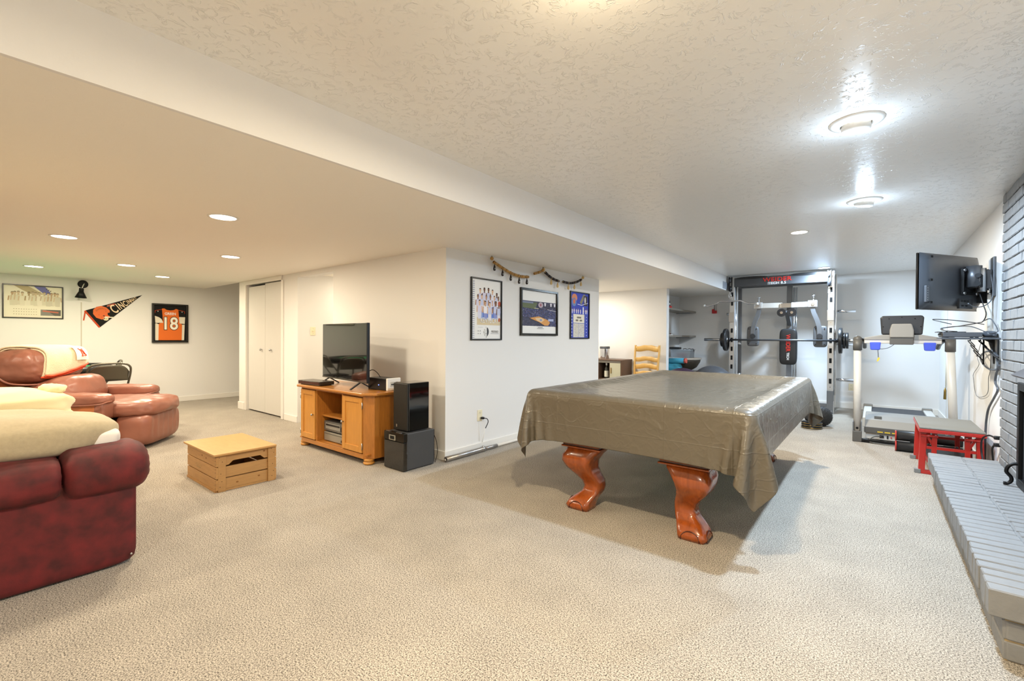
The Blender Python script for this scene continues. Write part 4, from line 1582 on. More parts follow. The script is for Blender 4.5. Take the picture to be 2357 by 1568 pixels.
a.poly([(-0.21, -0.07), (-0.02, -0.045), (0.19, -0.09), (0.22, -0.12), (0.18, -0.155), (0.1, -0.155), (-0.02, -0.115), (-0.16, -0.085)], 'd79a55')
a.layer()
a.poly([(-0.1, -0.07), (0.02, -0.06), (0.1, -0.085), (0.03, -0.12), (-0.06, -0.1)], 'e2c49a')
a.layer()
a.ell(0.02, -0.09, 0.025, 0.013, '8a93b8')
a.ell(0.015, 0.095, 0.055, 0.035, 'b9a9b4', 8)
a.layer()
a.rect(0.0, 0.03, 0.08, 0.11, 'a05a68')
for x in (0.11, 0.24, 0.325):
    a.poly([(x - 0.022, 0.125), (x + 0.022, 0.125), (x + 0.012, 0.085), (x - 0.012, 0.085)], 'e2e0ea')
a.line((0.16, 0.045), (0.36, 0.03), 0.007, 'c7c7d2')
a.line((-0.12, 0.05), (-0.03, 0.048), 0.007, 'ccc9a8')
a.rect(0.18, 0.3, -0.10, -0.07, 'a8b2d8')
a.rect(-0.04, 0.06, -0.182, -0.177, '55555c')
a.rect(-0.06, 0.085, -0.196, -0.192, '88888c')
a.build('arena_print', p2)

# ticket style banner
p3 = thing('ticket_poster', 'narrow blue framed poster with schedule panel, farthest of the three', 'poster', (XW, 5.548, 1.504), PI / 2)
frame(p3, 0.52, 0.652, 0.014, 0.022)
MB().box(-0.248, 0.248, -0.006, -0.001, -0.314, 0.314).build('sheet', mat('poster_blue', '3a48b0', 0.4), p3)
a = Art(-0.0065)
a.rect(-0.245, 0.245, 0.02, 0.312, '3344b8')
a.rect(-0.17, 0.13, -0.105, 0.015, 'e9e4d3')
a.rect(-0.17, -0.035, -0.305, -0.112, 'd8d4c8')
a.rect(-0.03, 0.13, -0.305, -0.112, 'd2d0cc')
a.layer()
a.ell(-0.14, 0.24, 0.072, 0.055, 'd98a63')
a.ell(-0.15, 0.18, 0.06, 0.06, '6a86b8')
a.poly([(0.0, 0.18), (0.1, 0.30), (0.16, 0.30), (0.05, 0.15)], '8a8468')
a.poly([(0.11, 0.14), (0.215, 0.14), (0.215, 0.28), (0.11, 0.28)], '3a3033')
a.layer()
a.ell(-0.15, 0.19, 0.03, 0.035, 'd8744f')
a.line((-0.06, 0.155), (0.05, 0.145), 0.008, 'e9e9f2')
a.line((0.05, 0.145), (0.23, 0.185), 0.007, 'e9e9f2')
a.ell(0.15, 0.22, 0.02, 0.045, 'e6e2e6')
for x in (-0.2, -0.15, -0.09, -0.04, 0.02, 0.1, 0.16, 0.2):
    figure(a, x, 0.025, 0.036, 'dfe0ee', rr.choice(SKIN))
a.rect(0.08, 0.11, 0.02, 0.12, 'f0f0f4')
for k in range(7):
    for x in (-0.21, 0.19):
        a.ell(x, -0.02 - k * 0.043, 0.014, 0.007, 'c8cdf2', 8)
        a.rect(x - 0.035, x + 0.035, -0.043 - k * 0.043, -0.040 - k * 0.043, '5c66c4')
for x0_, x1_, z in ((-0.075, 0.05, -0.03), (-0.105, -0.025, -0.07), (0.0, 0.075, -0.07)):
    n_ = int((x1_ - x0_) / 0.017)
    for k in range(n_):
        xx = x0_ + k * 0.017
        a.rect(xx, xx + 0.012, z - 0.012, z + 0.012, '55534e')
for k in range(90):
    x, z = rr.uniform(-0.025, 0.12), rr.uniform(-0.295, -0.125)
    a.rect(x, x + rr.uniform(0.006, 0.018), z, z + 0.004, rr.choice(['86848a', 'a5a3a6', 'b09090']))
for k in range(60):
    x, z = rr.uniform(-0.16, -0.06), rr.uniform(-0.295, -0.125)
    a.rect(x, x + rr.uniform(0.01, 0.025), z, z + 0.0035, 'b4b0a8')
a.build('ticket_print', p3)

# ================================================================== GARLANDS UNDER THE LOW CEILING


def garland(label, pts, kind, drop, hook):
    t = thing('bead_garland', label, 'garland', pts[0])
    path = smooth_path(pts, 8)
    L_ = [0.0]
    for i in range(1, len(path)):
        L_.append(L_[-1] + (path[i] - path[i - 1]).length)
    tot = L_[-1]

    def at(s):
        for i in range(1, len(path)):
            if L_[i] >= s:
                f_ = (s - L_[i - 1]) / max(1e-6, L_[i] - L_[i - 1])
                return path[i - 1].lerp(path[i], f_)
        return path[-1]
    n_ = max(1, round(tot / 0.075))
    for k in range(n_):
        p, q = at(tot * (k + 0.06) / n_), at(tot * (k + 0.94) / n_)
        MB().cyl(p, q, 0.016, n=12).build('tube_bead', kind, t, world=True)
    MB().tube(path, 0.006, 6).build('string', 'bead_dark' if kind == 'bamboo' else 'bead_light', t, world=True)
    for s in drop:
        p = at(tot * s)
        m = MB().tube([p + Vector((0, 0, 0.018)), p + Vector((0.017, 0, 0)), p - Vector((0, 0, 0.02)), p - Vector((0.017, 0, 0))], 0.004, 5, closed=True)
        m.lathe([(0.001, 0), (0.006, -0.01), (0.012, -0.03), (0.016, -0.05), (0.012, -0.066), (0.001, -0.072)], 12, p - Vector((0, 0, 0.018)))
        m.build('pendant', 'bead_dark' if kind == 'bamboo' else 'bead_light', t, world=True)
        if kind == 'bamboo':
            MB().sphere(p - Vector((-0.008, 0, 0.066)), 0.011, 10, 8).build('glass_bead', 'bead_glass', t, world=True)
    for h_ in hook:
        p = Vector(h_)
        MB().sphere(p, 0.02, 12, 8).build('knot', 'bead_light' if kind != 'bamboo' else 'bamboo', t, world=True)
        MB().tube([p, (p.x, p.y, Z_LO - 0.001)], 0.003, 6).build('hook', 'bead_dark', t, world=True)
    return t


XG = -3.19
garland('longest bamboo bead garland with dark drops, above the team calendar',
        [(XG, 3.66, 2.0), (XG, 3.80, 1.955), (XG, 3.98, 1.91), (XG, 4.14, 1.895), (XG, 4.29, 1.905)], 'bamboo', (0.03, 0.25, 0.48, 0.72, 0.95), [(XG, 3.635, 2.03)])
garland('single short bamboo bead hanging between the garlands', [(XG, 4.40, 1.955), (XG, 4.54, 1.995)], 'bamboo', (), [(XG, 4.58, 2.015)])
garland('dark bead garland with pale drops above the arena picture',
        [(XG, 4.63, 2.0), (XG, 4.74, 1.955), (XG, 4.85, 1.93), (XG, 4.95, 1.92)], 'bead_dark', (0.45, 0.9), [(XG, 4.60, 2.03)])
garland('dark bead garland with pale drops nearest the narrow poster',
        [(XG, 5.04, 1.925), (XG, 5.2, 1.92), (XG, 5.36, 1.945), (XG, 5.52, 2.0)], 'bead_dark', (0.28, 0.6, 0.97), [(XG, 5.56, 2.03)])

# ================================================================== OUTLETS, SWITCH, PIPE


def outlet(name, label, loc, rot, ivory='ivory_plastic', w=0.072, h_=0.118, sw=False):
    t = thing(name, label, 'switch' if sw else 'outlet', loc, rot)
    MB().box(-w / 2, w / 2, -0.006, 0, -h_ / 2, h_ / 2).build('cover_plate', ivory, t, bevel=0.003)
    if sw:
        MB().box(-0.005, 0.005, -0.016, -0.006, -0.004, 0.012).build('toggle', ivory, t, bevel=0.002)
        for z in (-0.03, 0.03):
            MB().cyl((0, -0.0075, z), (0, -0.005, z), 0.003, n=8).build('screw', 'brass', t)
    else:
        for z in (-0.028, 0.028):
            s_ = MB().cyl((0, -0.008, z), (0, -0.005, z), 0.017, n=20).build('socket', ivory, t)
            MB().box(-0.007, -0.005, -0.009, -0.0075, z, z + 0.009).box(0.005, 0.007, -0.009, -0.0075, z, z + 0.009) \
                .cyl((0, -0.009, z - 0.008), (0, -0.0075, z - 0.008), 0.0025, n=8).build('slots', 'text_black', s_)
    return t


ou = outlet('wall_outlet', 'ivory outlet with a black plug low on the poster wall', (XW, 3.508, 0.372), PI / 2)
plug = thing('power_plug', 'black plug and short cord in the outlet by the steel pipe', 'plug', (XW + 0.008, 3.52, 0.345))
MB().soft((XW + 0.028, 3.525, 0.345), (0.038, 0.03, 0.026), p=4, n=8).build('plug_body', 'black_plastic', plug, world=True)
MB().tube(smooth_path([(XW + 0.04, 3.53, 0.345), (XW + 0.06, 3.56, 0.335), (XW + 0.06, 3.575, 0.30), (XW + 0.045, 3.562, 0.25), (XW + 0.04, 3.555, 0.235)], 6), 0.0045, 8) \
    .build('cord', 'black_plastic', plug, world=True)
MB().tube([(XW + 0.006, 3.497, 0.31), (XW + 0.006, 3.50, 0.10)], 0.002, 6).tube([(XW + 0.04, 3.555, 0.235), (XW + 0.02, 3.53, 0.09)], 0.003, 6) \
    .build('white_cord', 'white_plastic', plug, world=True)
outlet('light_switch', 'ivory light switch on the wall inside the doorway', (-6.1795, 3.235, 1.262), PI / 2, w=0.075, sw=True)
outlet('wall_outlet', 'outlet on the back wall behind the treadmill', (-0.315, Y_BACK, 0.37), 0.0)
pole = thing('steel_pole', 'telescoping steel pole lying along the baseboard of the poster wall', 'pole', (XW + 0.055, 3.5, 0))


def hollow(p0, p1, r):
    return MB().lathe([(r * 0.6, 0.03), (r * 0.6, 0.0), (r, 0.0), (r, (Vector(p1) - Vector(p0)).length)], 18, p0, Matrix.Rotation(-PI / 2, 4, 'X'), cap=False)


xp = XW + 0.058
hollow((xp, 2.975, 0.028), (xp, 3.52, 0.028), 0.026).build('outer_tube', 'pipe_steel', pole, world=True)
MB().cyl((xp, 3.47, 0.028), (xp, 3.53, 0.028), 0.0275, n=18).build('collar', 'pipe_steel', pole, world=True)
MB().cyl((xp, 3.50, 0.028), (xp, 3.50, 0.062), 0.012, n=12).build('lock_knob', 'pipe_steel', pole, world=True)
MB().cyl((xp, 3.53, 0.028), (xp, 3.72, 0.026), 0.019, n=16).build('middle_tube', 'pipe_steel', pole, world=True)
MB().cyl((xp, 3.72, 0.026), (xp, 5.2, 0.020), 0.014, n=14).build('inner_tube', 'trim_white', pole, world=True)

# ================================================================== LEFT WALL: PICTURES, PENNANT, JERSEY, SCONCE
XL = X_LEFT
q1 = thing('team_photo', 'framed wide team picture with blue banner at the far left', 'picture', (XL, 0.825, 1.672), PI / 2)
frame(q1, 0.625, 0.49, 0.014, 0.022)
MB().box(-0.30, 0.30, -0.006, -0.001, -0.233, 0.233).build('sheet', mat('paper_cream', 'e2dcc6', 0.4), q1)
a = Art(-0.0065)
a.poly([(-0.2, 0.23), (-0.06, 0.23), (0.12, 0.12), (0.0, 0.10), (-0.12, 0.17)], 'b5a583')
a.poly([(0.0, 0.23), (0.12, 0.23), (0.2, 0.11), (0.12, 0.11)], '6a6ba8')
a.rect(0.07, 0.285, -0.20, -0.11, '7f7d74')
a.layer()
a.line((-0.05, 0.23), (0.09, 0.13), 0.008, 'e6dfc8')
a.poly([(0.12, -0.11), (0.285, -0.11), (0.285, -0.20), (0.22, -0.20)], '5b574f')
a.layer()
a.line((0.09, -0.13), (0.26, -0.15), 0.018, 'c4684e')
for i, x in enumerate((-0.215, -0.19, -0.155, -0.115, -0.05, -0.01, 0.02, 0.06, 0.11, 0.15, 0.185, 0.22, 0.25)):
    figure(a, x, -0.06 + 0.005 * (i % 3), 0.094, rr.choice(['dcd5c0', 'e0d9c6', 'd3ccb6', 'c9c2ae']), rr.choice(['c9b496', 'b89c7c', 'a8926f', 'bfae94']), hair=rr.choice(['6a5a44', '8b7a60', '7a6a54']))
for k in range(3):
    for i in range(10):
        x = -0.2 + i * 0.025
        a.ell(x, -0.11 - k * 0.038, 0.006, 0.004, '8b8062', 7)
for x, z in ((0.135, 0.20), (0.155, 0.185), (0.175, 0.17)):
    a.ell(x, z, 0.011, 0.006, '4f4a44', 7, 0.6)
a.build('team_print', q1)

pn = thing('pennant', 'black football pennant with orange edge and helmet tilted up on the wall', 'pennant', (XL, 1.75, 1.6), PI / 2)
# wall-plane corners: (Y, Z) relative to the pivot
A_, B_, C_ = Vector((-0.345, 0.01)), Vector((-0.19, -0.28)), Vector((0.345, 0.268))
A_, B_, C_ = Vector((-0.36, -0.025)), Vector((-0.185, -0.285)), Vector((0.35, 0.27))
MB().prism([A_[:], B_[:], C_[:]], -0.006, -0.002, plane='xz').build('felt', 'felt_black', pn)
dAB = (B_ - A_).normalized()
nAB = Vector((-dAB.y, dAB.x)) * -0.022
MB().prism([A_[:], (A_ + nAB)[:], (B_ + nAB)[:], B_[:]], -0.008, -0.001, plane='xz').build('orange_edge', 'felt_orange', pn)
MB().prism([(A_.x - 0.012, A_.y - 0.02), (A_.x - 0.03, A_.y - 0.16), (A_.x - 0.015, A_.y - 0.16), (A_.x + 0.004, A_.y - 0.02)], -0.006, -0.002, plane='xz') \
    .build('tie_ribbon', 'felt_orange', pn)
mid = (A_ + B_) / 2
dirx = (C_ - mid).normalized()
a = Art(-0.0065)
hc = mid + dirx * 0.145 + Vector((-dirx.y, dirx.x)) * 0.022
al = math.atan2(dirx.y, dirx.x) - 0.5


def rot2(p, ang, c):
    return (c.x + p[0] * math.cos(ang) - p[1] * math.sin(ang), c.y + p[0] * math.sin(ang) + p[1] * math.cos(ang))


hel = [(0.085, -0.01), (0.06, -0.012), (0.055, -0.045), (0.075, -0.06), (0.07, -0.085), (-0.02, -0.095), (-0.075, -0.06), (-0.098, 0.0), (-0.085, 0.055), (-0.045, 0.092),
       (0.01, 0.098), (0.06, 0.07), (0.09, 0.02)]
a.poly([rot2((p[0] * 1.12, p[1] * 1.12), al + 0.1, hc) for p in hel], 'd9641f')
a.layer()
a.ell(*rot2((0.018, -0.05), al, hc), 0.013, 0.009, '3a0f08', 10)
for p in ((-0.04, -0.03), (0.05, 0.02), (-0.01, -0.07)):
    a.ell(*rot2(p, al, hc), 0.005, 0.004, '7a2c10', 8)
a.line(rot2((0.03, -0.068), al, hc), rot2((0.14, -0.085), al, hc), 0.015, 'e9e2cf')
em = mid + dirx * 0.13 - Vector((-dirx.y, dirx.x)) * 0.085
a.ell(em.x, em.y, 0.033, 0.028, 'd8d0ae', 12)
a.layer()
a.ell(em.x - 0.02, em.y + 0.004, 0.012, 0.01, '7a4a30', 8)
a.ell(em.x + 0.006, em.y, 0.008, 0.008, 'a09a50', 8)
tg = mid + dirx * 0.315 + Vector((-dirx.y, dirx.x)) * 0.068
for k, (dx_, dz_, rx_, rz_) in enumerate(((-0.03, -0.015, 0.028, 0.014), (0.0, 0.0, 0.03, 0.013), (0.03, 0.012, 0.024, 0.012), (-0.045, -0.028, 0.012, 0.01))):
    a.ell(tg.x + dx_, tg.y + dz_, rx_, rz_, ['a8604a', 'b5543a', 'b04a34', '8a4a3c'][k], 10, al)
a.build('helmet_print', pn)
for k, ch_ in enumerate('BENGALS'):
    th = math.radians(150 - k * 17)
    p = rot2((0.072 * math.cos(th), 0.068 * math.sin(th)), al, hc)
    text('helmet_lettering', ch_, 0.026, mat('helmet_ink', '7d5a2a', 0.8), pn, sheet_M(p[0], p[1], -0.0082) @ Matrix.Rotation(al + th - PI / 2, 4, 'Z'), 0.0002)
pos = 0.262
for k, ch_ in enumerate('CINCINNATI'):
    sz = 0.30 * (1 - pos / 0.754)
    adv = sz * (0.23 if ch_ == 'I' else 0.44)
    p = mid + dirx * (pos + adv / 2) - Vector((-dirx.y, dirx.x)) * 0.012 * (1 - k / 9)
    text('lettering', ch_, sz, mat('pennant_ink', 'ead2b0', 0.85), pn, sheet_M(p.x, p.y, -0.007) @ Matrix.Rotation(math.atan2(dirx.y, dirx.x), 4, 'Z'), 0.0006, 0.0032 * (1 - 0.07 * k), 0.56)
    pos += adv

jf = thing('framed_jersey', 'orange football jersey number eighteen in a black shadow-box frame', 'framed jersey', (XL, 2.49, 1.40), PI / 2)
frame(jf, 0.525, 0.68, 0.028, 0.045)
MB().box(-0.236, 0.236, -0.006, -0.001, -0.313, 0.313).build('backing', 'felt_black', jf)
jm = [(-0.17, -0.30), (0.17, -0.30), (0.175, -0.02), (0.135, 0.03), (0.12, 0.245), (0.085, 0.26), (0.05, 0.235), (0, 0.228), (-0.05, 0.235), (-0.085, 0.26), (-0.12, 0.255),
      (-0.105, 0.04), (-0.165, -0.02)]
MB().prism(jm, -0.022, -0.007, plane='xz').build('jersey_body', 'jersey_orange', jf, bevel=0.005)
MB().prism([(-0.215, -0.30), (-0.17, -0.30), (-0.165, -0.02), (-0.2, -0.005), (-0.215, -0.01)], -0.018, -0.007, plane='xz').build('side_panel', 'jersey_white', jf)
MB().prism([(0.17, -0.30), (0.205, -0.30), (0.215, -0.02), (0.175, -0.02)], -0.018, -0.007, plane='xz').build('side_panel', 'jersey_white', jf)
MB().prism([(-0.215, 0.0), (-0.1, 0.005), (-0.125, 0.07), (-0.16, 0.10), (-0.222, 0.125)], -0.026, -0.012, plane='xz').build('sleeve', 'jersey_white', jf, bevel=0.004)
MB().prism([(0.135, 0.0), (0.215, -0.01), (0.222, 0.115), (0.13, 0.115)], -0.026, -0.012, plane='xz').build('sleeve', 'jersey_white', jf, bevel=0.004)
for sx in (-1, 1):
    MB().tube([(sx * 0.105, -0.014, 0.24), (sx * 0.18, -0.014, 0.225), (sx * 0.215, -0.014, 0.215), (sx * 0.215, -0.014, 0.175)], 0.004, 6).build('shoulder_strap', 'felt_orange', jf)
    MB().sphere((sx * 0.175, -0.016, 0.205), 0.008, 10, 6).build('pin', 'text_white', jf)
text('name_lettering', 'GREEN', 0.062, 'text_white', jf, sheet_M(0.0, 0.165, -0.0235), 0.0008, 0.0008, 0.85)
text('number_outline', '18', 0.30, 'text_black', jf, sheet_M(-0.008, -0.015, -0.0228), 0.0006, 0.016, 0.82)
text('number', '18', 0.30, mat('number_white', 'efe9da', 0.8), jf, sheet_M(-0.008, -0.015, -0.0245), 0.0008, 0.006, 0.82)

sc_ = thing('wall_sconce', 'black cone wall lamp mounted high beside the pennant', 'wall lamp', (XL, 1.36, 1.985), PI / 2)
MB().lathe([(0.062, 0), (0.062, 0.012), (0.05, 0.02)], 28, (0, 0, 0), Matrix.Rotation(PI / 2, 4, 'X')).build('wall_plate', 'iron', sc_)
MB().tube(smooth_path([(0, -0.015, 0.0), (0, -0.10, 0.0), (-0.015, -0.13, -0.03), (-0.03, -0.135, -0.08)], 5), 0.007, 8).build('arm', 'chrome', sc_)
MB().lathe([(0.028, 0), (0.03, -0.055), (0.033, -0.058), (0.072, -0.15), (0.070, -0.15), (0.03, -0.06)], 28, (-0.035, -0.137, -0.075), Matrix.Rotation(0.06, 4, 'Y'), cap=False) \
    .build('shade', 'iron', sc_)
MB().sphere((-0.03, -0.137, -0.185), 0.028, 14, 8).build('bulb', 'white_plastic', sc_)

# ================================================================== NOOK: CABINET, CANISTER, BOTTLE, LADDER-BACK CHAIR
cab = thing('bar_cabinet', 'dark wood bar cabinet with open niche in the far nook', 'cabinet', (-3.83, 7.63, 0))
w_, d_, hh = 0.36, 0.215, 0.805
cb = MB()
cb.box(-w_, -w_ + 0.02, -d_, d_, 0.04, hh - 0.02).box(w_ - 0.02, w_, -d_, d_, 0.04, hh - 0.02)
cb.box(-w_, w_, d_ - 0.012, d_, 0.04, hh - 0.02).box(-w_ + 0.02, w_ - 0.02, -d_, d_, 0.04, 0.06).box(-w_ + 0.02, w_ - 0.02, -d_ + 0.01, d_, 0.44, 0.458)
cb.box(-0.10, -0.085, -d_ + 0.01, d_, 0.458, hh - 0.02).box(0.12, 0.135, -d_ + 0.01, d_, 0.458, hh - 0.02)
cb.build('carcass', 'dark_oak', cab)
MB().box(-w_ - 0.01, w_ + 0.01, -d_ - 0.012, d_, hh - 0.02, hh).build('top', 'dark_oak', cab, bevel=0.003)
MB().box(-w_ + 0.02, w_ - 0.02, -d_, -d_ + 0.014, hh - 0.06, hh - 0.02).build('front_rail', 'shelf_grey', cab)
for xa, xb in ((-w_ + 0.02, -0.102), (0.137, w_ - 0.02)):
    dd = MB().box(xa, xb, -d_ - 0.004, -d_ + 0.012, 0.46, hh - 0.062).build('door', mat('frosted', 'c3c0a6', 0.35), cab, bevel=0.002)
    MB().box(xa + 0.02, xa + 0.035, -d_ - 0.014, -d_ - 0.004, 0.56, 0.66).build('pull', 'brass', dd)
MB().box(-w_ + 0.02, w_ - 0.02, -d_ - 0.002, -d_ + 0.012, 0.065, 0.437).build('lower_door', 'dark_oak', cab, bevel=0.002)
for sx in (-1, 1):
    for sy in (-1, 1):
        MB().cyl((sx * 0.32, sy * 0.17, 0), (sx * 0.32, sy * 0.17, 0.045), 0.018, n=10).build('foot', 'iron', cab)
can = thing('steel_canister', 'round steel canister with dark lid on the bar cabinet', 'canister', (-3.89, 7.60, hh))
MB().lathe([(0.078, 0), (0.080, 0.008), (0.088, 0.185), (0.088, 0.19)], 28).build('body', 'chrome', can)
MB().lathe([(0.09, 0.19), (0.092, 0.195), (0.092, 0.225), (0.085, 0.23)], 28).build('lid', 'gunmetal', can)
bot = thing('liquor_bottle', 'clear bottle with white cap and label in the cabinet niche', 'bottle', (-3.80, 7.50, 0.458))
MB().lathe([(0.036, 0), (0.04, 0.006), (0.04, 0.16), (0.032, 0.19), (0.015, 0.215), (0.014, 0.235)], 20).build('glass_body', mat('bottle_dark', '3c3a30', 0.08, spec=0.7), bot)
MB().lathe([(0.0408, 0.03), (0.0408, 0.14)], 20, cap=False).build('label', 'liquor', bot)
MB().lathe([(0.016, 0.235), (0.016, 0.29), (0.014, 0.293)], 16).build('cap', 'white_plastic', bot)
shot = thing('glass_tumbler', 'small glass standing beside the bottle in the niche', 'glass', (-3.735, 7.52, 0.458))
MB().lathe([(0.02, 0), (0.026, 0.055), (0.024, 0.055), (0.018, 0.006)], 16, cap=False).build('cup', 'bead_glass', shot)
MB().lathe([(0.02, 0.0), (0.001, 0.003)], 16).build('base', 'bead_glass', shot)

chr_ = thing('ladderback_chair', 'light pine ladder-back chair against the nook wall', 'chair', (-3.115, 7.50, 0))
for sx in (-1, 1):
    MB().tube(smooth_path([(sx * 0.20, 0.13, 0.0), (sx * 0.205, 0.12, 0.42), (sx * 0.212, 0.14, 0.70), (sx * 0.218, 0.18, 0.97), (sx * 0.215, 0.19, 1.065)], 5), [0.018] * 20 + [0.022], 10) \
        .build('back_post', 'chair_pine', chr_)
    MB().lathe([(0.014, 0), (0.02, 0.15), (0.022, 0.42)], 12, (sx * 0.20, -0.23, 0)).build('front_leg', 'chair_pine', chr_)
    MB().cyl((sx * 0.2, -0.23, 0.2), (sx * 0.203, 0.125, 0.2), 0.011, n=10).build('side_stretcher', 'chair_pine', chr_)
MB().cyl((-0.2, -0.23, 0.26), (0.2, -0.23, 0.26), 0.011, n=10).build('front_stretcher', 'chair_pine', chr_)
MB().soft((0, -0.06, 0.435), (0.46, 0.42, 0.035), p=6, n=10).build('seat', 'chair_pine', chr_)


def ladder_slat(zc, y0, hgt):
    P_ = []
    for i in range(25):
        x = -0.205 + 0.41 * i / 24
        b_ = math.cos(x / 0.205 * PI / 2)
        top = zc + hgt / 2 + 0.022 * b_ ** 2 - 0.004 * math.cos(x * 40)
        bot_ = zc - hgt / 2 + 0.012 * b_ + 0.008 * math.cos(x / 0.205 * PI * 1.5)
        y = y0 + 0.035 * b_
        P_.append([(x, y, bot_), (x, y + 0.004, (bot_ + top) / 2), (x, y, top)])
    return MB().grid(P_)


for zc, y0, hg in ((1.0, 0.175, 0.09), (0.815, 0.15, 0.07), (0.69, 0.135, 0.075), (0.565, 0.125, 0.065)):
    ladder_slat(zc, y0, hg).build('ladder_slat', 'chair_pine', chr_, solid=0.014)

# ================================================================== BACK ALCOVE: SHELVES AND EXERCISE GEAR
for z, lb in ((1.715, 'upper'), (1.215, 'middle')):
    sh = thing('wall_shelf', lb + ' grey wood shelf in the back alcove beside the rack', 'shelf', (-3.08, 8.86, z), 0, 'grey shelves in the back alcove')
    MB().box(-0.17, 0.17, -0.89, 0.885, 0, 0.034).build('board', 'shelf_grey', sh, bevel=0.002)
    for y in (-0.7, 0.7):
        MB().box(-0.17, 0.10, y - 0.01, y + 0.01, -0.02, 0.0).build('bracket', 'steel', sh)
ls = thing('storage_shelf', 'low shelf holding the bin and balance trainer behind the pool table', 'shelf', (-2.92, 8.95, 0))
MB().box(-0.32, 0.36, -0.46, 0.46, 0.52, 0.55).build('top_board', 'shelf_grey', ls)
for sx in (-0.29, 0.33):
    for sy in (-0.42, 0.42):
        MB().box(sx - 0.02, sx + 0.02, sy - 0.02, sy + 0.02, 0, 0.52).build('leg', 'shelf_grey', ls)
bo = thing('balance_trainer', 'half dome balance trainer with round platform in the back alcove', 'balance trainer', (-2.90, 8.95, 0.55))
MB().lathe([(0.05, 0.0), (0.13, 0.02), (0.24, 0.09), (0.30, 0.19), (0.31, 0.23)], 36).build('dome', mat('dome_dark', '4a463e', 0.4), bo)
MB().lathe([(0.31, 0.232), (0.325, 0.245), (0.325, 0.265), (0.30, 0.272)], 36).build('platform_rim', 'trim_white', bo)
MB().lathe([(0.30, 0.262), (0.29, 0.266), (0.001, 0.266)], 36).build('platform', mat('platform_tan', 'a9998a', 0.6), bo)
bn = thing('plastic_bin', 'clear plastic storage bin full of small gear on the balance trainer', 'bin', (-2.89, 8.86, 0.823))
wl = MB()
wl.prism([(-0.17, 0), (0.17, 0), (0.19, 0.15), (-0.19, 0.15)], -0.13, -0.127, plane='xz').prism([(-0.17, 0), (0.17, 0), (0.19, 0.15), (-0.19, 0.15)], 0.127, 0.13, plane='xz')
wl.beam((0.1785, -0.128, 0.0751), (0.1785, 0.128, 0.0751), 0.003, 0.152).beam((-0.1785, -0.128, 0.0751), (-0.1785, 0.128, 0.0751), 0.003, 0.152)
wl.box(-0.17, 0.17, -0.127, 0.127, 0, 0.004)
wl.build('walls', mat('bin_clear', 'b4c0cc', 0.15, alpha=0.45), bn)
MB().tube([(-0.195, -0.135, 0.15), (0.195, -0.135, 0.15), (0.195, 0.135, 0.15), (-0.195, 0.135, 0.15)], 0.006, 6, closed=True).build('rim', mat('rim_clear', 'c9d2da', 0.2), bn)
gr = thing('rope_bundle', 'coiled coral exercise rope inside the clear bin', 'rope', (-2.90, 8.86, 0.828))
for k in range(4):
    MB().tube([(-2.90 + 0.09 * math.cos(t * PI / 5 + k) * (1 + 0.2 * k * 0.3), 8.84 + 0.05 * math.sin(t * PI / 5), 0.842 + 0.018 * k + 0.006 * math.sin(t * 2.3)) for t in range(10)], 0.010, 6, closed=True) \
        .build('coil', 'coral', gr, world=True)
gb = thing('cable_tangle', 'tangle of black straps sticking out of the clear bin', 'straps', (-2.82, 8.90, 0.95))
MB().tube(smooth_path([(-2.90, 8.9, 0.93), (-2.88, 8.88, 0.985), (-2.84, 8.9, 0.992), (-2.81, 8.88, 0.975), (-2.78, 8.9, 0.995), (-2.74, 8.89, 0.985), (-2.70, 8.88, 0.99), (-2.683, 8.87, 0.97),
                       (-2.685, 8.86, 0.94)], 5), 0.006, 6).build('strap', 'black_plastic', gb, world=True)
rol = thing('rolled_mat', 'blue rolled exercise mat lying in front of the clear bin', 'mat', (-2.95, 8.55, 0.76))
M = Matrix.Rotation(PI / 2, 4, 'Y')
MB().cyl((-3.08, 8.56, 0.765), (-2.76, 8.56, 0.775), 0.05, n=18).build('roll', 'blue_mat', rol, world=True)
MB().cyl((-2.76, 8.56, 0.775), (-2.715, 8.56, 0.778), 0.046, n=18).build('coral_end', 'coral', rol, world=True)
MB().cyl((-3.09, 8.56, 0.765), (-3.075, 8.56, 0.765), 0.02, n=12).build('core', 'text_black', rol, world=True)
tw = thing('folded_towel', 'blue folded towel lying below the rolled mat', 'towel', (-2.98, 8.575, 0.55))
crumple((-2.97, 8.575, 0.638), (0.30, 0.17, 0.165), 4.1, 0.03, 3.5).build('cloth', 'blue_mat', tw, world=True)
for nm, lb, c_, r_, mt in (('exercise_ball', 'dark purple exercise ball behind the pool table by the alcove', (-2.48, 7.6, 0.352), 0.352, 'purple_rubber'),
                           ('exercise_ball', 'large grey exercise ball behind the pool table beside the rack', (-2.21, 8.35, 0.36), 0.36, 'ball_grey')):
    t = thing(nm, lb, 'exercise ball', (c_[0], c_[1], 0), 0, 'exercise balls')
    bl = MB().sphere((0, 0, c_[2]), r_, 48, 28).build('ball', mt, t)
    for k in range(-3, 4):
        z = c_[2] + k * 0.05
        rad = math.sqrt(max(0.001, r_ ** 2 - (z - c_[2]) ** 2))
        MB().tube([(rad * math.cos(i * PI / 24), rad * math.sin(i * PI / 24), z) for i in range(48)], 0.003, 5, closed=True).build('rib', mt, bl)
dv = thing('black_case', 'black case lying on top of the clear bin', 'case', (-3.03, 8.84, 0.982))
MB().box(-3.12, -2.93, 8.78, 8.92, 0.982, 1.02).build('shell', 'black_plastic', dv, world=True, bevel=0.006)
MB().box(-3.12, -2.93, 8.778, 8.78, 0.998, 1.002).build('seam', 'gunmetal', dv, world=True)
fg = thing('small_ornament', 'small dark and red ornament on the upper grey shelf', 'ornament', (-2.97, 8.3, 1.749))
